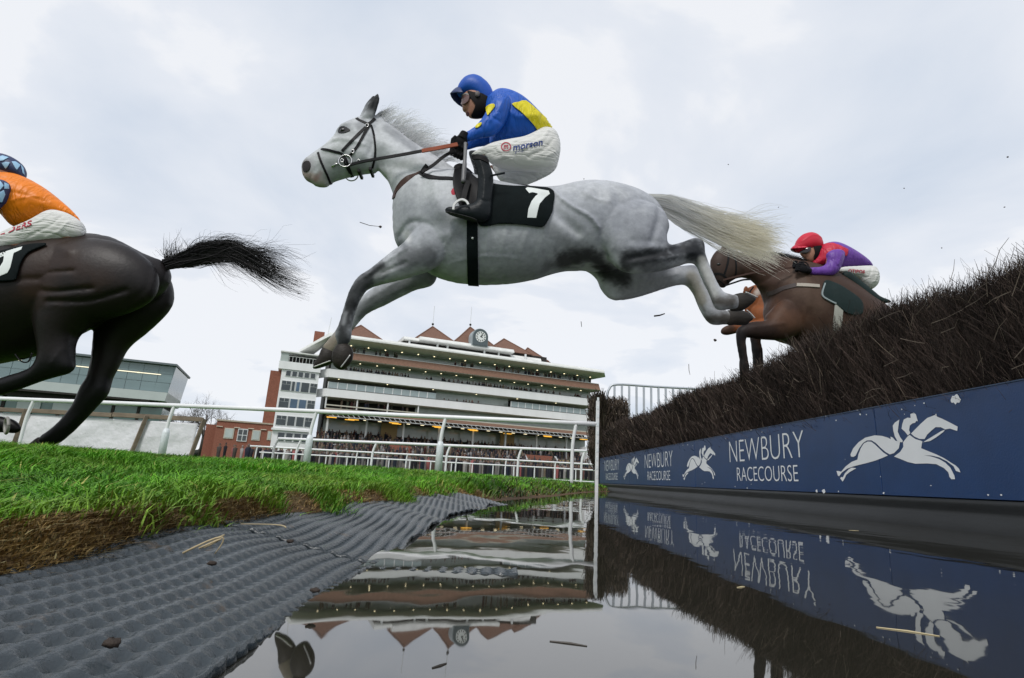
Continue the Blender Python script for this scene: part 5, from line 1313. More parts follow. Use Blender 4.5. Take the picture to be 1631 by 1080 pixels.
num = [(837, 301), (840, 298.6), (850, 300), (874, 304.2), (876, 309), (868, 315), (859.5, 325), (856.5, 336), (854, 347.5), (839.8, 346.8), (841.5, 333), (846.5, 321), (853, 312.5), (858, 309), (848, 306.5), (843, 308)]
o = patch('numeral', num, M_white_print, None, BC, .004, .001, 1.0, 0); o.parent = clo
keep(strap('girth', [(752, 330), (752.5, 360), (752.5, 395), (753, 425), (753.5, 452)], .064, .010, M_cloth_black, None, BG, both=True), sad)
b = MB(); p, nn = hit(BG, 753.5, 379.5)
V, F = ball(np.array(p)+np.array(nn)*.01, .007, 6, 8); keep(mesh_np('girth_stud', V, F, M_white_print, smooth=True), sad)

# ------------------------------------------------------------------ jockeys
M_skin = mat('skin', (.40, .20, .135), .55, .3, var=.2, vscale=25, bump=.0006, bscale=200)
M_silk = {}
def silk(name, c, **k):
    return mat(name, c, .45, .35, var=.14, vscale=9, bump=.011, bscale=7, stretch=(2.2, 1, .8), rot=(0, .6, 0), ridged=True, **k)
M_blue = silk('blue_silk', (.006, .095, .50)); M_yellow = silk('yellow_silk', (.80, .68, .010))
M_breech = mat('white_breeches', (.66, .66, .64), .6, .35, var=.10, vscale=8, bump=.011, bscale=6, stretch=(.7, 1, 3.0), rot=(0, -.35, 0), ridged=True)
M_boot = mat('black_boot', (.010, .014, .017), .42, .16, var=.3, bump=.006, bscale=18)
M_glove = mat('black_glove', (.006, .006, .008), .75, .15, bump=.003, bscale=60)
M_harness = mat('dark_harness', (.007, .006, .007), .65, .15)
M_red = mat('red_print', (.42, .03, .06), .6, .3); M_navy = mat('navy_print', (.02, .05, .22), .6, .3)
M_redpad = mat('red_boot_lining', (.5, .03, .06), .6, .3)

def scale_poly(P, c, k):
    P = np.asarray(P, float); return [tuple(q) for q in (np.asarray(c)+(P-c)*k)]
def person(px, Y, label, group, skin=True):
    """body as one fused mesh from listed outlines: (points, Y, thickness)"""
    V = [inflate(p if k >= .8 else scale_poly(p, np.mean(np.asarray(p, float), 0), .90), Y+dy, k, .006) for p, dy, k in px]
    o = fuse('person', V, .007, M_skin, None, 4)
    return tag(o, label, 'person', group)
def cloth(name, px, Y, m, parent, vox=.006, it=3, bumps=()):
    V = [inflate(p, Y+dy, k, .005, bumps if i == 0 else ()) for i, (p, dy, k) in enumerate(px)]
    return fuse(name, V, vox, m, parent, it)

YJ = 3.25
face = [(738, 152), (736, 160), (735, 166), (737, 170.5), (736.2, 174.5), (738.5, 177), (742.5, 177.5), (744.5, 181), (745.5, 183.5), (748, 186.5), (754, 187.8), (761, 187.5), (768, 186), (776, 184), (788, 178), (790, 165), (782, 152), (772, 140), (752, 138)]
torso_j = [(776, 166), (790, 151), (812, 153), (834, 166), (855, 184), (871, 199), (879, 210), (866, 218), (838, 226), (808, 226), (786, 224), (780, 200), (775, 182)]
thigh_j = [(753, 247), (760, 242), (786, 232), (836, 223), (862, 213), (880, 213), (888, 226), (889, 245), (884, 262), (862, 268), (836, 268), (805, 264), (788, 260), (772, 253), (757, 252)]
shank_j = [(757, 252), (776, 254), (784, 280), (781, 310), (779, 345), (742, 346), (735, 336), (760, 325), (764, 290)]
fthigh_j = [(775, 262), (790, 262), (840, 266), (884, 262), (868, 278), (842, 289), (818, 295), (800, 288), (785, 275)]
upper_arm = [(786, 168), (800, 160), (810, 172), (803, 195), (788, 210), (772, 215), (764, 208), (772, 192)]
fore_arm = [(795, 193), (800, 202), (788, 212), (766, 218), (745, 224), (739, 222), (738, 214), (752, 206), (770, 197)]
j1 = person([(face, 0, .8), (torso_j, 0, .75), (thigh_j, -.19, .45), (shank_j, -.30, .6), (fthigh_j, .21, .5), (upper_arm, -.16, .5), (fore_arm, -.16, .55)], YJ,
            'jockey in blue and yellow silks with blue cap crouched over the grey horse', 'jockeys riding in the steeplechase')
BJ = bvh_of(j1)
# head details
hel = [(728, 150), (729, 140), (737.5, 128), (746, 123.5), (755, 121.8), (764, 124.5), (770, 128.5), (780, 138), (785.5, 149), (786, 158), (784, 170), (777, 178), (767, 172), (757, 160), (744, 153), (733, 153)]
helm = cloth('helmet', [(hel, 0, 1.12)], YJ, mat('blue_cap', (.006, .085, .46), .45, .35, var=.12, bump=.003, bscale=20), j1)
BH = bvh_of(helm)
vis = [(717.3, 149.5), (719, 144), (726, 140), (735, 138.5), (742, 142), (742, 150), (738, 158), (735.5, 169), (730, 165), (724, 159)]
V, F = inflate(vis, YJ, .001, .004); 
def visor(px, top, Y, m, par, half=.10):
    """cap peak: a curved shell sweeping from the cap's front to a tip"""
    Vv, n = [], 9
    tip, root, rootlow = [at(x, y, Y) for x, y in (px[0], px[1], px[2])]
    for i in range(n):
        a = (i/(n-1)-.5)*2
        r = root*(1-abs(a)**1.6)+rootlow*abs(a)**1.6; r = r+np.array([0, a*half*.95, 0])
        for j in range(5):
            t = j/4
            f = 1-abs(a)**2.2
            q = r+(tip-root)*t*f; q = q+np.array([0, 0, .012*math.sin(t*math.pi)*f])
            Vv.append(q)
    Fv = np.array([(i*5+j, i*5+j+1, (i+1)*5+j+1, (i+1)*5+j) for i in range(n-1) for j in range(4)])
    o = mesh_np('cap_peak', np.array(Vv), Fv, m, par, smooth=True)
    s = o.modifiers.new('thick', 'SOLIDIFY'); s.thickness = .007; s.offset = 0
    return o
visor([(717.3, 149.5), (733, 139), (738, 160)], None, YJ, mat('cap_peak_blue', (.010, .03, .13), .5), helm, .085)
strip = patch('harness', [(745, 146), (757, 148), (769, 150), (782, 160), (784, 172), (778, 180), (770, 185), (760, 187), (753, 186.8), (751, 183), (754, 177), (757, 167), (751, 158)], M_harness, j1, BJ, .006, .006, 1.5)
V, F = ball(at(760.5, 149.5, YJ-.082), (.017, .010, .022)); mesh_np('ear_cup', V, F, mat('grey_ear', (.12, .10, .10), .6), helm, smooth=True)
gog = patch('goggles', [(734.5, 158), (737, 152), (744, 150), (748, 154), (746, 162), (740, 166.5), (735.5, 165)], mat('goggle_lens', (.16, .09, .085), .12, .6), j1, BJ, .010, .008, 1.0)
BGg = bvh_of(gog)
keepw = strap('goggle_frame', [(736, 153), (742, 150), (748, 153), (746, 162), (740, 166)], .010, .006, mat('goggle_rim', (.25, .23, .22), .3), j1, BGg)
strap('goggle_strap', [(748, 155), (757, 156), (768, 158)], .018, .004, M_harness, j1, BJ)
V, F = ball(at(744.5, 181.2, YJ-.045), (.012, .03, .005), 6, 10); mesh_np('lips', V, F, mat('lips', (.36, .14, .12), .5), j1, smooth=True)
# jacket
jk = [(773, 164), (777, 158), (784, 153), (790, 148.5), (796, 146.5), (806, 149), (815, 152), (835.5, 163), (856, 181.5), (872, 197), (881.5, 209), (872, 211), (866, 217), (850, 226), (838, 231), (812, 235), (792, 236), (781, 234), (779.5, 220), (780, 208), (776, 190), (771, 178)]
jac = cloth('jacket', [(jk, 0, 1.25)], YJ, M_blue, j1, bumps=[([(800, 190), (820, 210), (850, 205)], .018, .008), ([(815, 170), (840, 195)], .015, -.006), ([(785, 225), (800, 205)], .012, -.007)])
BJk = bvh_of(jac)
slv = [(786, 158), (794, 150), (806, 150), (813, 158), (813.5, 172), (808, 188), (803, 197), (797, 206), (788.5, 213.5), (777, 217), (765.6, 218.5), (752, 223), (742, 225), (738.5, 221), (739, 214), (747, 209), (757, 202.5), (768, 190), (775, 177)]
slo = cloth('sleeve', [(slv, -.165, .8)], YJ, M_blue, jac, bumps=[([(803, 165), (795, 185), (780, 200)], .012, .006), ([(798, 200), (785, 196)], .008, -.007), ([(768, 212), (760, 200)], .007, -.005)])
cloth('sleeve', [([(x-4, y+14) for x, y in slv], .17, .75)], YJ, M_blue, jac)
yel = patch('yellow_panel', [(815, 166), (826, 163), (838, 161), (859, 179), (875, 194), (886, 210), (872, 212), (858, 211), (853, 203), (841, 189), (828, 177)], M_yellow, jac, BJk, .006, .004, 1.2, 2)
patch('yellow_spot', [(774.5, 171), (780, 167), (787, 166), (788, 170), (783, 177), (777, 184), (775, 178)], M_yellow, jac, bvh_of(slo, jac), .006, .003, 1.5)
patch('yellow_spot', [(757, 203), (761, 198), (767, 195.5), (766, 200), (760, 204)], M_yellow, jac, bvh_of(slo), .006, .003, 1.0)
cloth('collar', [([(768, 163), (775, 157), (781, 156), (778, 167), (775, 181), (770, 184), (768, 176)], 0, 1.3)], YJ, mat('pale_collar', (.5, .5, .55), .6), jac)
# breeches
br = [(750.5, 247), (753, 243.5), (758, 240.5), (770, 235), (784, 229.5), (800, 226), (820, 223), (836, 220), (848, 214), (859, 209.5), (872, 208), (881.5, 208.5), (886, 214), (890.5, 225), (892.5, 236), (891, 250), (886, 265), (875, 270), (858, 271.5), (836, 270.5), (804, 267), (790, 263.5), (778, 256), (772, 250), (760, 249)]
fold = [([(872, 215), (860, 235), (830, 250)], .010, .006), ([(880, 230), (866, 248), (840, 260)], .009, -.006), ([(860, 214), (848, 226), (820, 238)], .008, -.005), ([(790, 240), (800, 255), (815, 262)], .010, .006), ([(765, 245), (785, 250)], .008, -.005), ([(884, 250), (868, 260)], .009, .006)]
hip = [(845, 216), (860, 208.5), (872, 207.5), (882, 209.5), (888, 217), (892, 232), (890, 250), (884, 264), (868, 268), (850, 262), (840, 245), (838, 228)]
bre = cloth('breeches', [(br, -.185, .80), (hip, 0, 1.35)], YJ, M_breech, j1, bumps=fold)
fbr = [(784, 262), (800, 262), (836, 266), (870, 264), (888, 258), (885, 269), (876, 277), (866, 282), (853, 288), (841, 292.5), (829, 296.5), (817, 298.5), (806, 296), (800, 291), (790, 278)]
cloth('breeches_leg', [(fbr, .20, .85)], YJ, M_breech, bre, bumps=[([(795, 270), (810, 285), (820, 295)], .009, -.007), ([(812, 272), (830, 290)], .009, .006), ([(835, 275), (850, 284)], .009, -.006)])
BBr = bvh_of(bre)
# sponsor print on the thigh
V2, F2 = text_mesh('morson', 1, 1.12, .018)
def lay(V2, o, ux, uy):
    return [(o[0]+v[0]*ux[0]+v[1]*uy[0], o[1]+v[0]*ux[1]+v[1]*uy[1]) for v in V2]
decal('lettering', lay(V2, (816.5, 239.8), (13.6, -2.6), (1.6, -15.0)), F2, M_navy, bre, BBr, .005)
th = np.linspace(0, 2*math.pi, 25)[:-1]
ringv = [(806+8.2*r_*math.cos(t), 233.5+7.4*r_*math.sin(t)-.0*r_) for r_ in (1.0, .80) for t in th]
decal('ring_mark', ringv, [(i, (i+1) % 24, 24+(i+1) % 24, 24+i) for i in range(24)], M_red, bre, BBr, .005)
V2, F2 = text_mesh('m', 1, 1.0, .02)
decal('letter_m', lay(V2, (801.6, 237.2), (10.2, -1.4), (1.0, -13)), F2, M_red, bre, BBr, .005)
V2, F2 = text_mesh('group', 1, 1.0, .0)
decal('lettering', lay(V2, (820, 243.6), (6, -1.0), (.6, -6)), F2, M_navy, bre, BBr, .005)
# boots
def boot(par, dx, dy, Y, m=None):
    P = [(752.5, 248.5), (760, 246.5), (770, 248), (776.5, 251), (780, 262), (785, 277), (786, 292), (784.5, 308), (783.5, 325), (783, 337), (780, 348), (773, 353), (762, 353.5), (752, 352), (742, 349.5), (728, 345.5), (715, 341.5), (709, 336), (709.5, 332), (715, 330), (726, 329.5), (738, 328), (749, 326.5), (757, 323), (759.5, 312), (761, 296), (760.5, 276), (756, 262)]
    b = cloth('boot', [([(x+dx, y+dy) for x, y in P], 0, .82)], Y, m or M_boot, par, bumps=[([(x+dx, y+dy) for x, y in ((764, 258), (772, 290), (770, 320))], .008, .004), ([(x+dx, y+dy) for x, y in ((758, 318), (770, 326), (782, 324))], .007, -.005)])
    return b
b1_ = boot(j1, 0, 0, YJ-.305)
bb = bvh_of(b1_)
strap('boot_top', [(752.5, 250), (762, 250.5), (772, 254), (778, 258)], .03, .004, M_harness, b1_, bb)
patch('sole', [(709, 336), (716, 340.5), (730, 345), (744, 349), (760, 353), (758, 349), (744, 344), (728, 340), (716, 337)], mat('boot_sole', (.008, .008, .009), .6), b1_, bb, .004, .006, 1.5)
boot(j1, -6, -6, YJ+.30)
# stirrup with white band and the red lining seen by the far toe
st = empty('stirrup', tuple(at(735, 335, YJ-.3))); st.parent = sad; st.matrix_parent_inverse = Matrix.Translation(-sad.location)
o = flat_strap('stirrup_band', [(722, 334), (723, 327), (728, 321), (736, 318), (743, 321), (746, 326)], [YJ-.36]*6, .012, mat('white_stirrup', (.72, .72, .72), .4), None)
o.parent = st; o.matrix_parent_inverse = Matrix.Translation(-Vector(at(735, 335, YJ-.3)))
o = flat_strap('stirrup_leather', [(737, 322), (741, 305), (746, 288)], [YJ-.30, YJ-.29, YJ-.26], .03, M_leather, None)
o.parent = st; o.matrix_parent_inverse = Matrix.Translation(-Vector(at(735, 335, YJ-.3)))
o = cloth('saddle_flap_lining', [([(718, 318), (717, 309), (720, 301), (726, 299), (730, 305), (729, 317), (724, 322)], -.24, .5)], YJ, M_redpad, None); keep(o, sad)

def hand(name, wrist, knuckle, Y, par, m, s=1.0, down=(0, 1)):
    """gloved fist closed round the rein: palm, four unequal curled fingers and a thumb"""
    w = at(wrist[0], wrist[1], Y); k = at(knuckle[0], knuckle[1], Y)
    d = (k-w); L = np.linalg.norm(d); d /= L
    y = np.array([0, 1.0, 0]); q = np.cross(d, y); q /= np.linalg.norm(q)
    if q[2] > 0: q = -q
    P = [ball((w+k)/2, (.5*L+.012, .021*s, .036*s))]
    P.append(tube_vf(np.array([w-d*.03, w+d*.02]), [.026*s, .028*s]))
    for i, (ln, off) in enumerate(((.030, -.028), (.034, -.009), (.032, .010), (.026, .028))):
        b0 = k+q*off*s-y*.006; ln *= s
        pts = np.array([b0-d*.012, b0+d*.012, b0+d*.020+y*.016, b0+d*.006+y*.032, b0-d*.014+y*.034])
        P.append(tube_vf(pts, [.0115*s, .0112*s, .0105*s, .0095*s, .008*s], 8))
    t0 = w+(k-w)*.35-q*.03*s-y*.008
    P.append(tube_vf(np.array([t0, t0+d*.028-q*.010, t0+d*.052-q*.006+y*.012]), [.013*s, .012*s, .009*s], 8))
    return fuse(name, P, .0035, m, par, 2)
hand('glove', (738, 219), (731, 231), YJ-.165, j1, M_glove, 1.25)
hand('glove', (736, 232), (729, 244), YJ-.06, j1, M_glove, 1.25)
# whip
wp = [(741.5, 228), (741, 245), (739.5, 268), (738, 291)]
b = MB(); b.tube(spline(at(*np.array(wp, float).T, np.array([3.04, 3.02, 3.0, 2.98])), 4, False), [.011]*7+[.014]*3+[.014]*3, 8)
wh = b.build('whip', mat('whip_grip', (.16, .16, .17), .45, var=.3), None, True); tag(wh, "grey padded whip held down beside the blue jockey's knee", 'whip')
b = MB(); b.tube(at(np.array([781., 804]), np.array([280., 275.5]), np.array([2.9, 2.9])), .006, 6); b.build('whip_tip', M_boot, wh, True)

# ------------------------------------------------------------------ dark horse galloping away at the left, half out of the picture
Y1 = 3.85
y1n, y1f = 3.70, 4.02
body1 = [(-330, 470), (-318, 500), (-300, 540), (-270, 566), (-220, 584), (-150, 590), (-60, 584), (0, 574), (35, 567), (65, 556), (110, 530), (150, 512), (200, 490), (240, 475), (262, 455), (270, 438), (261.5, 418), (246, 411.5), (227, 403), (202, 389.5), (180, 380.5), (150, 377.3), (120, 378.5), (100, 382.5), (76, 388.5), (40, 395), (0, 402), (-80, 412), (-160, 412), (-220, 395), (-270, 392), (-310, 430)]
neck1 = [(-200, 400), (-250, 370), (-320, 320), (-390, 275), (-420, 285), (-425, 320), (-400, 360), (-370, 400), (-345, 450), (-325, 500), (-270, 520), (-220, 470)]
head1 = [(-385, 272), (-410, 275), (-440, 295), (-480, 335), (-520, 375), (-530, 395), (-520, 408), (-500, 412), (-470, 396), (-430, 380), (-395, 370), (-375, 340), (-370, 300)]
near1 = [(60, 420), (52, 460), (56, 500), (60, 530), (64.6, 558), (64, 570), (56, 583), (40, 591), (20, 597), (0, 603.5), (-30, 612), (-60, 620), (-85, 632), (-95, 650), (-85, 662), (-68, 655), (-50, 645), (-20, 634), (0, 629), (31.5, 619), (63, 607), (88, 599.5), (108, 594), (117.5, 584), (116, 565), (116.5, 540), (126, 528), (145, 514), (175, 505), (215, 492), (245, 470), (250, 435), (225, 405), (180, 385), (120, 384), (80, 395)]
far1 = [(150, 500), (154, 515), (151, 550), (147, 580), (142, 600), (131, 616), (126, 629), (116, 648), (95, 673), (77, 687), (66, 695), (62, 702), (72, 709), (86, 709), (100, 700), (120, 682), (151, 648), (166, 633), (171.5, 622), (176, 604), (186, 585), (201, 554), (220, 538), (246, 515.5), (264.6, 496.5), (273.5, 481), (274.6, 462), (269, 442), (255, 425), (215, 425), (170, 460)]
ffr1 = [(-300, 520), (-310, 560), (-340, 600), (-360, 640), (-365, 690), (-350, 695), (-340, 650), (-315, 610), (-270, 580), (-240, 540)]
parts = [inflate(body1, Y1, .92, .010, [([(70, 395), (60, 420), (56, 445)], .028, -.02), ([(75, 405), (95, 395), (120, 398)], .02, .008), ([(90, 470), (150, 462), (200, 440)], .02, -.01)]),
         inflate(neck1, Y1, .6, .012), inflate(head1, Y1, .62, .010),
         inflate(near1, y1n, lambda X, Z: np.interp(Z, [at(60, 600, y1n)[2], at(60, 500, y1n)[2]], [.9, .66]), .008,
                 [([(60, 445), (100, 447), (145, 445)], .012, -.014), ([(66, 466), (110, 476), (170, 470)], .014, -.016), ([(100, 490), (160, 488), (215, 470)], .014, -.015), ([(90, 410), (70, 432), (58, 455)], .016, .018), ([(110, 400), (135, 415)], .03, .008), ([(110, 560), (95, 585)], .010, .007), ([(245, 430), (240, 465), (205, 492)], .014, -.008)]),
         inflate(far1, y1f, lambda X, Z: np.interp(Z, [at(60, 640, y1f)[2], at(60, 520, y1f)[2]], [.9, .7]), .008, [([(166, 618), (140, 655), (110, 685)], .010, .006), ([(160, 560), (158, 600)], .012, .006)]),
         inflate(ffr1, Y1-.1, .85, .010)]
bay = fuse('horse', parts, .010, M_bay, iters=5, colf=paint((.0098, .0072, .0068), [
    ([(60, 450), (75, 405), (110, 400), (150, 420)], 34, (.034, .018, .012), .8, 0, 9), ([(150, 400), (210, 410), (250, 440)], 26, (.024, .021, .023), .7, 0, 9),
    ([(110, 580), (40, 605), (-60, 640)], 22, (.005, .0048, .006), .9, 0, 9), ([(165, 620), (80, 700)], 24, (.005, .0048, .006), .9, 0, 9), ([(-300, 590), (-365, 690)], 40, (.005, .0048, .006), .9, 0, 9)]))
tag(bay, 'dark bay horse at the picture edge galloping away over the grass', 'horse', 'racehorses in the steeplechase')
BB1 = bvh_of(bay)
hoof(bay, [(64, 696), (72, 703), (84, 709), (82, 714), (70, 716), (52, 714.5), (42, 713), (46, 708), (56, 700)], y1f, None, .8)
hh = hoof(bay, [(-60, 668), (-40, 664), (-15, 661), (6, 664), (20, 668), (30, 676), (32, 684), (24, 690), (5, 689), (-20, 690), (-55, 700)], Y1-.12, None, .8, M_bay)
b = MB(); th = np.linspace(0, 2*math.pi, 21)
c = at(17, 678.5, Y1-.18); sx = at(32, 678.5, Y1-.18)[0]-c[0]; sz = c[2]-at(17, 691, Y1-.18)[2]
b.tube(np.stack([c[0]+sx*.9*np.cos(th)+.2*sz*np.sin(th)*-1, c[1]-.03+.05*np.cos(th)*-1, c[2]+sz*np.sin(th)], 1), .009, 6, cap=False); b.build('shoe', mat('worn_shoe', (.34, .33, .30), .5, .5, var=.4), hh, True)
hairs('tail', [(258, 416), (263, 422), (264, 430)], [[(0, 0), (25, -9), (60, -22), (105, -30), (140, -14), (185, 12), (226, 34)], [(0, 0), (30, -6), (65, -14), (105, -20), (140, 2), (180, 24), (224, 36)]], 1150, 14, 9.5, 6, .0042, M_hairb, bay, Y1, .02, 11, (.45, 1.0), 0, [(.006, .006, .007), (.016, .015, .016)])
hairs('tail', [(262, 412), (285, 408), (330, 397)], [[(0, 0), (-2, -12), (6, -26)], [(0, 0), (6, -14), (26, -18)]], 170, 8, 9, 6, .0035, M_hairb, bay, Y1, .02, 12, (.35, 1.0), 0, [(.006, .006, .007), (.014, .014, .014)])
hairs('tail', [(300, 405), (340, 400), (390, 410)], [[(0, 0), (30, 4), (60, 26), (110, 40)], [(0, 0), (40, -10), (80, -6), (110, 12)]], 420, 10, 14, 6, .003, M_hairb, bay, Y1, .03, 13, (.4, 1.0), 0, [(.006, .006, .007), (.014, .014, .014)])
b = MB(); b.tube(spline(at(np.array([262., 300, 345, 385]), np.array([420., 409, 402, 410]), np.full(4, Y1)), 5, False), np.linspace(.036, .008, 16), 8); b.build('tail_dock', M_hairb, bay, True, col=True)
o = bay.children[-1]; o.data.color_attributes['Col'].data.foreach_set('color', np.tile([.008, .008, .009, 1], len(o.data.vertices)).astype(np.float32))
# saddle and rider
s1 = empty('saddle', tuple(at(-60, 400, Y1)))
tag(s1, 'dark saddle and numbered cloth under the orange jockey', 'saddle')
o = patch('number_cloth', [(-90, 404), (-20, 404), (20, 397), (46, 391), (70, 389), (76, 390.5), (60, 397), (44, 405), (34, 420), (29, 437), (24, 446), (0, 449), (-50, 450), (-95, 446)], M_cloth_black, None, BB1, .016, .007, 3); keep(o, s1)
dg = bpy.context.evaluated_depsgraph_get(); BC1 = bvh_of(o)
q = patch('numeral', [(-18, 409), (0, 404), (20, 397.5), (36, 393), (34, 398), (22, 403.5), (19.5, 415), (16.5, 427), (12, 435), (0, 440), (-8, 440), (-8, 429), (0, 425.5), (5.5, 417), (7, 407.5), (0, 411), (-14, 415)], M_white_print, None, BC1, .005, .001, 1.2, 0); q.parent = o
V, F = inflate([(-110, 385), (-80, 392), (-40, 400), (10, 398), (50, 389), (72, 388), (60, 394), (20, 408), (-40, 416), (-90, 412)], Y1, 1.1, .010); keep(fuse('seat', [(V, F)], .009, M_leather, None, 3), s1)
M_orange = silk('orange_silk', (.85, .22, .004))
M_cap_navy = mat('navy_cap', (.012, .026, .10), .5); M_lightblue = mat('light_blue_silk', (.33, .56, .78), .5)
jr = [(-35, 300), (-20, 284), (0, 281), (22, 280), (40, 284), (67, 298), (93, 317.5), (115, 337), (122, 350), (98, 345), (60, 345), (20, 352), (0, 340), (-25, 325)]
tj = [(110, 340), (126, 352), (130, 370), (120, 380), (88, 388), (40, 393), (0, 405), (-60, 420), (-75, 405), (-50, 385), (0, 372), (60, 352)]
sj = [(-70, 405), (-52, 408), (-45, 440), (-50, 475), (-75, 480), (-75, 440)]
hd = [(-22, 255), (0, 249), (20, 254), (34, 266), (36, 280), (15, 290), (-5, 298), (-20, 298), (-30, 288), (-32, 268)]
aj = [(-20, 290), (12, 290), (14, 310), (4, 325), (-20, 345), (-50, 365), (-62, 360), (-45, 335), (-25, 315)]
j2 = person([(jr, 0, .75), (tj, -.19, .45), ([(x, y+6) for x, y in tj], .19, .5), (sj, -.28, .6), (hd, 0, .7), (aj, -.17, .6)], Y1, 'jockey in orange top and diamond cap seen from behind at the picture edge', 'jockeys riding in the steeplechase')
hel2 = cloth('helmet', [([(-24, 252), (0, 246.5), (13, 248.5), (24, 253), (33, 260), (39, 270), (40.5, 281), (39.5, 284.5), (20, 281), (0, 279.5), (-28, 280), (-34, 268)], 0, 1.1)], Y1, M_cap_navy, j2)
bh = bvh_of(hel2)
for q in ([(3, 260), (9, 258), (16, 259), (12, 266), (9, 269)], [(18.5, 257.5), (25, 257.5), (32.5, 263), (27, 271), (24, 267)], [(4, 248), (14, 251), (5, 256), (0, 256.5), (-3, 250)], [(-14, 258), (-4, 259), (-9, 268)], [(33, 262), (37, 268), (39, 279), (36, 276)]):
    patch('cap_diamond', q, M_lightblue, hel2, bh, .004, .002, 1.0, 0)
ja2 = cloth('jacket', [([(-38, 300), (-22, 283), (0, 280.5), (22, 279.5), (40, 283.2), (67, 296.8), (93, 316.5), (115.5, 336.5), (128.5, 352), (115, 345), (106, 346), (90, 345), (80, 346), (62, 356), (42, 360), (22, 361), (11, 348.5), (0, 339.5), (-25, 330)], 0, 1.15)], Y1, M_orange, j2,
       bumps=[([(20, 300), (50, 300), (75, 312)], .012, -.006), ([(25, 320), (60, 325), (85, 330)], .012, -.006), ([(20, 345), (50, 335), (80, 325)], .010, .006)])
sl2 = cloth('sleeve', [([(-22, 288), (0, 287), (10, 289), (15, 296), (13, 308), (6, 322), (0, 326), (-20, 348), (-50, 368), (-64, 362), (-45, 335), (-28, 312)], -.18, .8)], Y1, M_cap_navy, ja2)
bs = bvh_of(sl2)
for q in ([(7, 291), (13.5, 294), (14, 301), (7, 301)], [(-6, 290), (1, 289), (6, 296), (0, 303), (-6, 298)], [(0, 306), (6, 303), (8, 310), (3, 322), (-4, 322)]):
    patch('sleeve_diamond', q, M_lightblue, sl2, bs, .005, .002, 1.0, 0)
br2 = cloth('breeches', [([(78, 337.5), (90, 336), (100, 338), (116, 344), (129, 354), (133, 366), (132, 372), (124.5, 379), (108, 384), (89, 390), (72, 390), (44, 393), (20, 399), (0, 405.5), (-40, 418), (-68, 422), (-78, 408), (-55, 388), (-25, 380), (0, 374), (22, 364.5), (45, 356), (60, 349)], -.17, .85), ([(85, 337), (100, 338), (116, 344), (129, 354), (133, 366), (130, 374), (110, 384), (80, 382), (70, 360)], 0, 1.3)], Y1, M_breech, j2,
              bumps=[([(95, 345), (80, 360), (50, 372)], .008, .006), ([(110, 350), (95, 368), (60, 382)], .008, -.006), ([(120, 358), (108, 374), (85, 384)], .008, .006), ([(60, 360), (30, 374), (0, 384)], .008, -.005), ([(40, 370), (10, 385)], .008, .005)])
bb2 = bvh_of(br2)
V2, F2 = text_mesh('LIDERS', 1, 1.1, .03)
decal('lettering', lay(V2, (-1, 374.5), (15.2, -4.6), (1.5, -12.5)), F2, M_red, br2, bb2, .006)
V2, F2 = text_mesh('ARWEN', 1, 1.1, .02)
decal('lettering', lay(V2, (4, 361), (11, -3.0), (1.2, -6.5)), F2, M_navy, br2, bb2, .006)
cloth('boot', [([(-74, 404), (-50, 408), (-42, 440), (-44, 478), (-70, 488), (-105, 480), (-104, 470), (-76, 466), (-78, 440)], -.28, .8)], Y1, M_boot, j2)
strap_o = strap('boot_loop', [(26, 566), (34, 574), (44, 575), (50, 566)], .008, .004, M_leather, bay, BB1)
b = MB(); b.tube(spline(at(np.array([24., 30, 38, 46, 51]), np.array([564., 572, 577, 575, 562]), np.full(5, Y1-.15)), 4, False), .005, 5); keep(b.build('loose_strap', M_leather, None, True), s1)

# ------------------------------------------------------------------ brown horse and red-capped jockey coming over the hedge
Y3 = 6.3
y3n, y3f = 6.12, 6.45
M_brown = horse_coat('brown_coat', .28, 9, .5, .002)
bod3 = [(1207, 450), (1216, 464), (1222, 480), (1220, 492), (1222, 508), (1235, 525), (1255, 542), (1290, 562), (1330, 578), (1370, 584), (1410, 590), (1445, 596), (1470, 590), (1478, 568), (1470, 548), (1450, 528), (1420, 505), (1390, 482), (1360, 460), (1340, 447), (1312, 432), (1279, 419), (1250, 425)]
nk3 = [(1147, 399.5), (1165, 400.5), (1185, 403), (1210, 406), (1235, 408), (1258, 413), (1280, 419), (1310, 433), (1300, 470), (1260, 500), (1225, 505), (1220, 490), (1222, 479), (1216, 464.5), (1207, 454), (1194, 443), (1181, 441), (1168, 430), (1150, 415)]
hd3 = [(1141, 399.5), (1134, 409), (1131.5, 417), (1132, 428), (1136, 440), (1140, 449), (1147, 457), (1154, 458.5), (1162.6, 450), (1174, 443), (1186, 440.5), (1192, 428), (1184, 408), (1165, 400), (1150, 398)]
nf3 = [(1260, 470), (1222, 500), (1219, 511), (1198, 513), (1184, 517), (1175, 523.5), (1172.5, 534), (1173.5, 545), (1176, 560), (1178, 572), (1178, 588), (1181, 600), (1190, 600), (1193, 588), (1191, 574), (1188.5, 556), (1187.5, 541), (1190, 537), (1209, 540), (1231, 541.5), (1255, 540), (1280, 520)]
ff3 = [(1250, 480), (1225, 505), (1205, 520), (1195, 530), (1196, 542), (1199.5, 570), (1202, 590), (1214, 590), (1214.5, 562), (1211.5, 540), (1230, 538), (1260, 530)]
nh3 = [(1400, 510), (1395, 560), (1410, 600), (1430, 640), (1425, 680), (1440, 690), (1452, 650), (1462, 610), (1478, 580), (1465, 540), (1430, 512)]
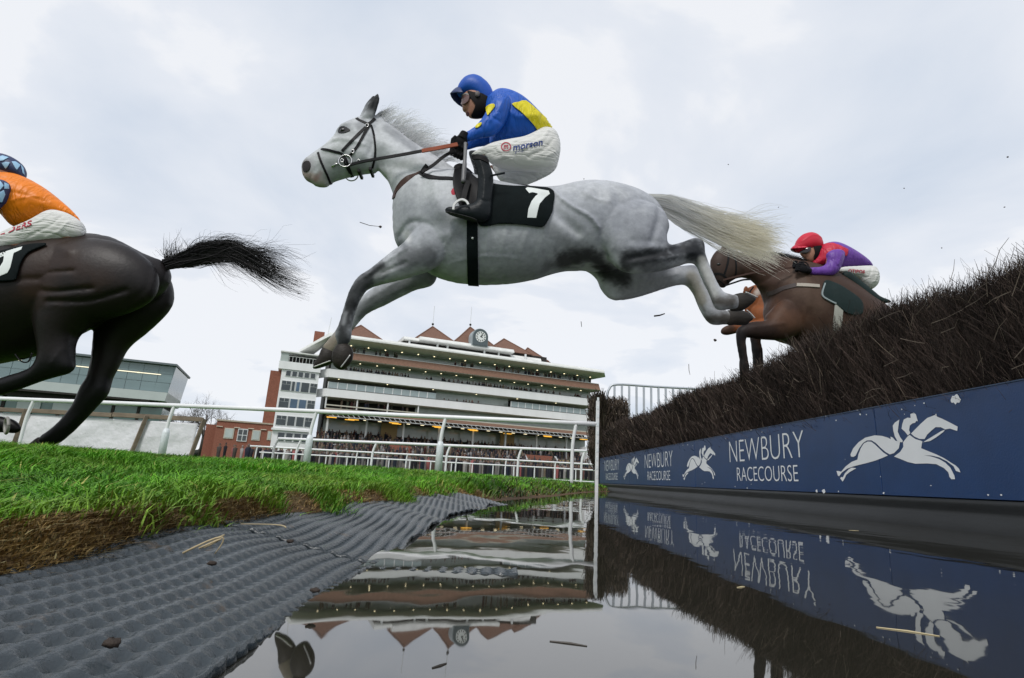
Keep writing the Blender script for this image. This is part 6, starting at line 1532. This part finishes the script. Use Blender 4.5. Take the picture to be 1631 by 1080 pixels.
parts = [inflate(bod3, Y3, .95, .012, [([(1245, 440), (1225, 480)], .03, -.012), ([(1290, 470), (1300, 520)], .06, -.012), ([(1260, 450), (1262, 500)], .05, .012)]), inflate(nk3, Y3, .62, .012), inflate(hd3, Y3, .64, .009, [([(1175, 428), (1184, 432)], .04, .012)]),
         inflate(nf3, y3n, .85, .009, [([(1240, 520), (1195, 524)], .016, .007)]), inflate(ff3, y3f, .85, .009), inflate(nh3, y3n, .75, .012), inflate([(x+14, y+4) for x, y in nh3], y3f, .75, .012),
         inflate([(1146, 400), (1149, 393), (1155, 387), (1158, 392), (1156, 400)], Y3-.05, .5, .007)]
brn = fuse('horse', parts, .013, M_brown, iters=4, colf=paint((.060, .034, .025), [
    ([(1140, 440), (1150, 456)], 18, (.03, .022, .02), .8, 0, 9), ([(1185, 528), (1178, 540)], 16, (.007, .006, .007), .97, 0, 9), ([(1180, 560), (1185, 598)], 16, (.006, .006, .007), .97, 0, 9), ([(1200, 550), (1208, 590)], 12, (.008, .007, .008), .97, 0, 9), ([(1200, 525), (1225, 528)], 13, (.03, .02, .018), .8, 0, 9),
    ([(1235, 495), (1260, 510), (1290, 520)], 16, (.12, .058, .034), .6, 0, 9), ([(1140, 410), (1170, 420)], 18, (.055, .038, .032), .7, 0, 9), ([(1220, 470), (1222, 490)], 9, (.06, .035, .028), .6, 0, 9), ([(1300, 530), (1340, 560)], 20, (.085, .06, .05), .6, 0, 9), ([(1270, 440), (1300, 480)], 22, (.13, .085, .062), .5, 0, 9)]))
tag(brn, 'brown horse with black legs coming over the birch hedge', 'horse', 'racehorses in the steeplechase')
B3 = bvh_of(brn)
eye(brn, B3, 1145, 421, .022, False)
hairs('mane', [(1215, 406), (1240, 409), (1258, 414), (1278, 419)], [[(0, 0), (8, -4), (18, -2), (30, 4)], [(0, 0), (6, -4), (14, -2), (24, 4)]], 420, 7, 3, 1.5, .005, M_hairb, brn, Y3, .02, 21, (.4, 1.0), 0, [(.01, .009, .009), (.03, .022, .02)])
t3 = empty('bridle', tuple(at(1160, 430, Y3)))
tag(t3, 'dark bridle and reins on the brown horse coming over the hedge', 'bridle')
for q, wd in (([(1160, 402), (1160, 414), (1156, 430), (1152, 440)], .022), ([(1167, 402), (1172, 418), (1172, 434), (1169, 444)], .018), ([(1137, 437), (1146, 436), (1155, 441), (1160, 450)], .022), ([(1139, 446), (1147, 448), (1154, 455)], .018)):
    keep(strap('head_strap', q, wd, .006, M_leather, None, B3), t3)
flat_strap('rein', [(1152, 446), (1175, 440), (1200, 434.5), (1225, 431), (1262, 426)], [6.15, 6.1, 6.05, 6.0, 5.98], .02, M_brownl, t3)
flat_strap('rein', [(1155, 455), (1170, 450), (1183, 446), (1196, 445)], [6.2, 6.2, 6.2, 6.2], .02, M_leather, t3)
flat_strap('rein_loop', [(1272, 425), (1276, 418), (1283, 418), (1288, 423)], [6.0]*4, .012, M_leather, t3)
b3 = empty('breast_girth', tuple(at(1250, 460, Y3)))
tag(b3, "breast girth with pale fleece strap across the brown horse's shoulder", 'breast girth')
keep(strap('chest_band', [(1222, 468), (1232, 466), (1248, 459), (1268, 454)], .05, .008, mat('dark_band', (.035, .022, .02), .6), None, B3), b3)
keep(strap('fleece_strap', [(1269, 454), (1285, 454.5), (1305, 456)], .04, .014, mat('pale_fleece', (.42, .38, .33), .8, bump=.004, bscale=90), None, B3), b3)
flat_strap('neck_strap', [(1268, 454), (1269, 446), (1275, 440), (1284, 437)], [6.0, 6.0, 6.0, 6.0], .012, M_leather, b3)
s3 = empty('saddle', tuple(at(1330, 460, Y3)))
tag(s3, 'dark saddle and green cloth on the brown horse coming over the hedge', 'saddle')
M_dgreen = mat('dark_green_cloth', (.008, .021, .021), .6, .2, var=.25, bump=.003, bscale=20)
keep(patch('number_cloth', [(1313, 448), (1330, 451), (1350, 462), (1372, 480), (1372, 500), (1352, 500), (1338, 490), (1331, 484), (1318, 478), (1309, 470)], M_dgreen, None, B3, .014, .008, 2.0), s3)
keep(strap('cloth_edging', [(1313, 452), (1309, 470), (1320, 479), (1331, 484)], .016, .02, mat('grey_edging', (.25, .30, .31), .6), None, B3), s3)
keep(strap('girth', [(1337, 480), (1334, 510), (1332, 540), (1330, 565)], .09, .012, mat('pale_girth', (.38, .38, .34), .7), None, B3), s3)
V, F = inflate([(1305, 436), (1318, 440), (1345, 444), (1380, 462), (1395, 478), (1370, 480), (1335, 470), (1312, 455)], Y3, 1.1, .01); keep(fuse('seat', [(V, F)], .01, M_leather, None, 3), s3)
# rider
M_redsilk = silk('red_silk', (.55, .016, .05)); M_purple = silk('purple_silk', (.14, .045, .33))
fc3 = [(1276, 398), (1275, 404), (1279, 408.5), (1282.5, 411.5), (1284.5, 414.5), (1288, 417), (1294, 418), (1301, 414), (1308, 409), (1314, 400), (1308, 388), (1290, 388)]
to3 = [(1300, 400), (1312, 392), (1330, 391), (1350, 401), (1372, 414), (1384, 424), (1375, 430), (1345, 432), (1315, 424), (1300, 414)]
th3 = [(1340, 432), (1375, 428), (1392, 432), (1395, 444), (1385, 456), (1376, 452), (1360, 440), (1342, 438)]
ar3 = [(1319, 405), (1335, 405), (1338, 418), (1330, 433), (1315, 435), (1295, 434), (1287, 431), (1290, 428), (1310, 426), (1316, 418)]
j3 = person([(fc3, 0, .8), (to3, 0, .7), (th3, -.10, .40), (ar3, -.33, .55)], Y3, 'jockey with red cap and purple silks leaning low over the brown horse', 'jockeys riding in the steeplechase')
he3 = cloth('helmet', [([(1266, 394), (1268, 386), (1272, 379), (1279, 373.5), (1290, 371), (1299, 373.5), (1305, 378.5), (1309, 386), (1310, 393), (1304, 399), (1293, 400), (1283, 401.5), (1274, 402), (1268, 399)], 0, 1.08)], Y3, mat('red_cap', (.55, .014, .04), .45, .35, var=.1), j3, bumps=[([(1272, 388), (1288, 379), (1304, 382)], .014, .006)])
visor([(1259.5, 396.5), (1271, 389), (1280, 399)], None, Y3, M_redsilk, he3, .10)
bj3 = bvh_of(j3)
patch('harness', [(1296, 392), (1305, 391), (1309, 395), (1305, 409), (1299, 414), (1296, 410), (1298, 402)], M_harness, j3, bj3, .008, .008, 1.0)
patch('goggles', [(1275.5, 398.5), (1283, 395.5), (1291, 394.5), (1290, 400), (1283, 404), (1277, 403)], mat('dark_goggles', (.015, .01, .012), .15, .6), j3, bj3, .014, .012, .8)
ja3 = cloth('jacket', [([(1300, 402), (1305, 395), (1311, 389.5), (1327, 386.8), (1345.4, 394.5), (1352, 398), (1366, 405.5), (1382.4, 416), (1389.5, 424), (1380, 427.5), (1360, 427), (1345, 429), (1325, 430), (1308, 424), (1296, 424), (1294, 417), (1299, 411)], 0, 1.2)], Y3, M_purple, j3)
bj = bvh_of(ja3)
patch('red_yoke', [(1299, 411), (1303, 398), (1311, 389.8), (1327, 387.3), (1345.4, 395), (1351, 398.5), (1348, 408), (1342, 404), (1330, 402), (1320, 402), (1316, 410), (1316, 419), (1306, 421), (1295, 421), (1295, 416)], M_redsilk, ja3, bj, .010, .006, 1.5, 2)
cloth('sleeve', [([(1317, 404), (1324, 399), (1334, 397.5), (1343, 400), (1345, 407), (1341, 420), (1337, 430), (1330, 437), (1320, 439.5), (1306, 439), (1292, 437), (1286, 433), (1289, 427), (1300, 426), (1309, 424.5), (1316, 419.5), (1317.5, 411)], -.34, .8)], Y3, M_purple, ja3, bumps=[([(1322, 415), (1318, 430)], .014, -.007), ([(1336, 408), (1330, 424)], .014, .007)])
br3 = cloth('breeches', [([(1334, 431), (1341, 426), (1360, 425), (1389.5, 424.5), (1395, 430), (1398, 438), (1398, 449.5), (1394, 457), (1387, 461), (1380, 459), (1372, 451), (1364, 443.5), (1345, 437)], -.14, 1.1)], Y3, M_breech, j3, bumps=[([(1380, 430), (1375, 445), (1366, 442)], .012, -.007), ([(1390, 436), (1385, 452)], .012, .007)])
V2, F2 = text_mesh('OTIPOS', 1, 1.0, .03)
decal('lettering', lay(V2, (1351, 433.5), (7.6, .5), (.5, -7)), F2, M_red, br3, bvh_of(br3), .008)
cloth('boot', [([(1343, 434), (1352, 433), (1360, 439), (1375, 452), (1392, 466), (1400, 472), (1416, 478), (1418, 482), (1400, 484), (1388, 490), (1378, 486), (1366, 470), (1352, 452), (1342, 441)], -.24, .85)], Y3, M_dgreen, j3)
hand('glove', (1287, 431), (1272, 426), Y3-.36, j3, M_glove, 1.35)
hand('glove', (1284, 427), (1267, 421.5), Y3-.30, j3, M_glove, 1.25)

# ------------------------------------------------------------------ chestnut horse behind it, mostly hidden
Y4 = 7.6
M_ches = horse_coat('chestnut_coat', .3, 9, .5, .002)
ch = [inflate([(1183, 467), (1186, 461), (1194, 457), (1204, 453.5), (1212, 458), (1216, 470), (1212, 482), (1204, 492), (1196, 500), (1188, 500), (1186, 490), (1190, 478)], Y4, .6, .010),
      inflate([(1204, 455), (1225, 462), (1260, 470), (1290, 480), (1290, 520), (1240, 530), (1205, 522), (1196, 508), (1200, 490), (1206, 474)], Y4, .62, .012),
      inflate([(1198, 490), (1196, 508), (1205, 525), (1250, 545), (1330, 560), (1390, 566), (1410, 545), (1400, 510), (1350, 485), (1290, 475), (1240, 478)], Y4, .9, .014),
      inflate([(1240, 510), (1205, 510), (1180, 516), (1160, 518), (1150, 523), (1148, 530), (1156, 534), (1168, 532), (1185, 528), (1215, 530), (1245, 535)], Y4-.15, .85, .010),
      inflate([(1380, 530), (1385, 580), (1395, 640), (1400, 690), (1412, 690), (1412, 640), (1418, 580), (1410, 535)], Y4-.1, .8, .014), inflate([(1185, 468), (1184, 460), (1188, 455), (1192, 459), (1192, 466)], Y4-.06, .5, .008)]
che = fuse('horse', ch, .013, M_ches, iters=4, colf=paint((.26, .085, .03), [([(1186, 464), (1196, 459)], 8, (.16, .06, .03), .7, 0, 99), ([(1206, 466), (1210, 462)], 5, (.6, .55, .5), .85, 0, 99), ([(1160, 524), (1150, 528)], 12, (.03, .024, .02), .9, 0, 99), ([(1400, 600), (1405, 690)], 20, (.02, .02, .02), .9, 0, 99)]))
tag(che, "chestnut horse half hidden behind the brown horse's chest", 'horse', 'racehorses in the steeplechase')
eye(che, bvh_of(che), 1189, 466, .022, False)
flat_strap('cheek_strap', [(1186, 490), (1190, 478), (1194, 466), (1200, 457)], [Y4-.17]*4, .02, M_leather, None).parent = che
print('SCENE BUILT in %.1f s' % (time.time()-T0))
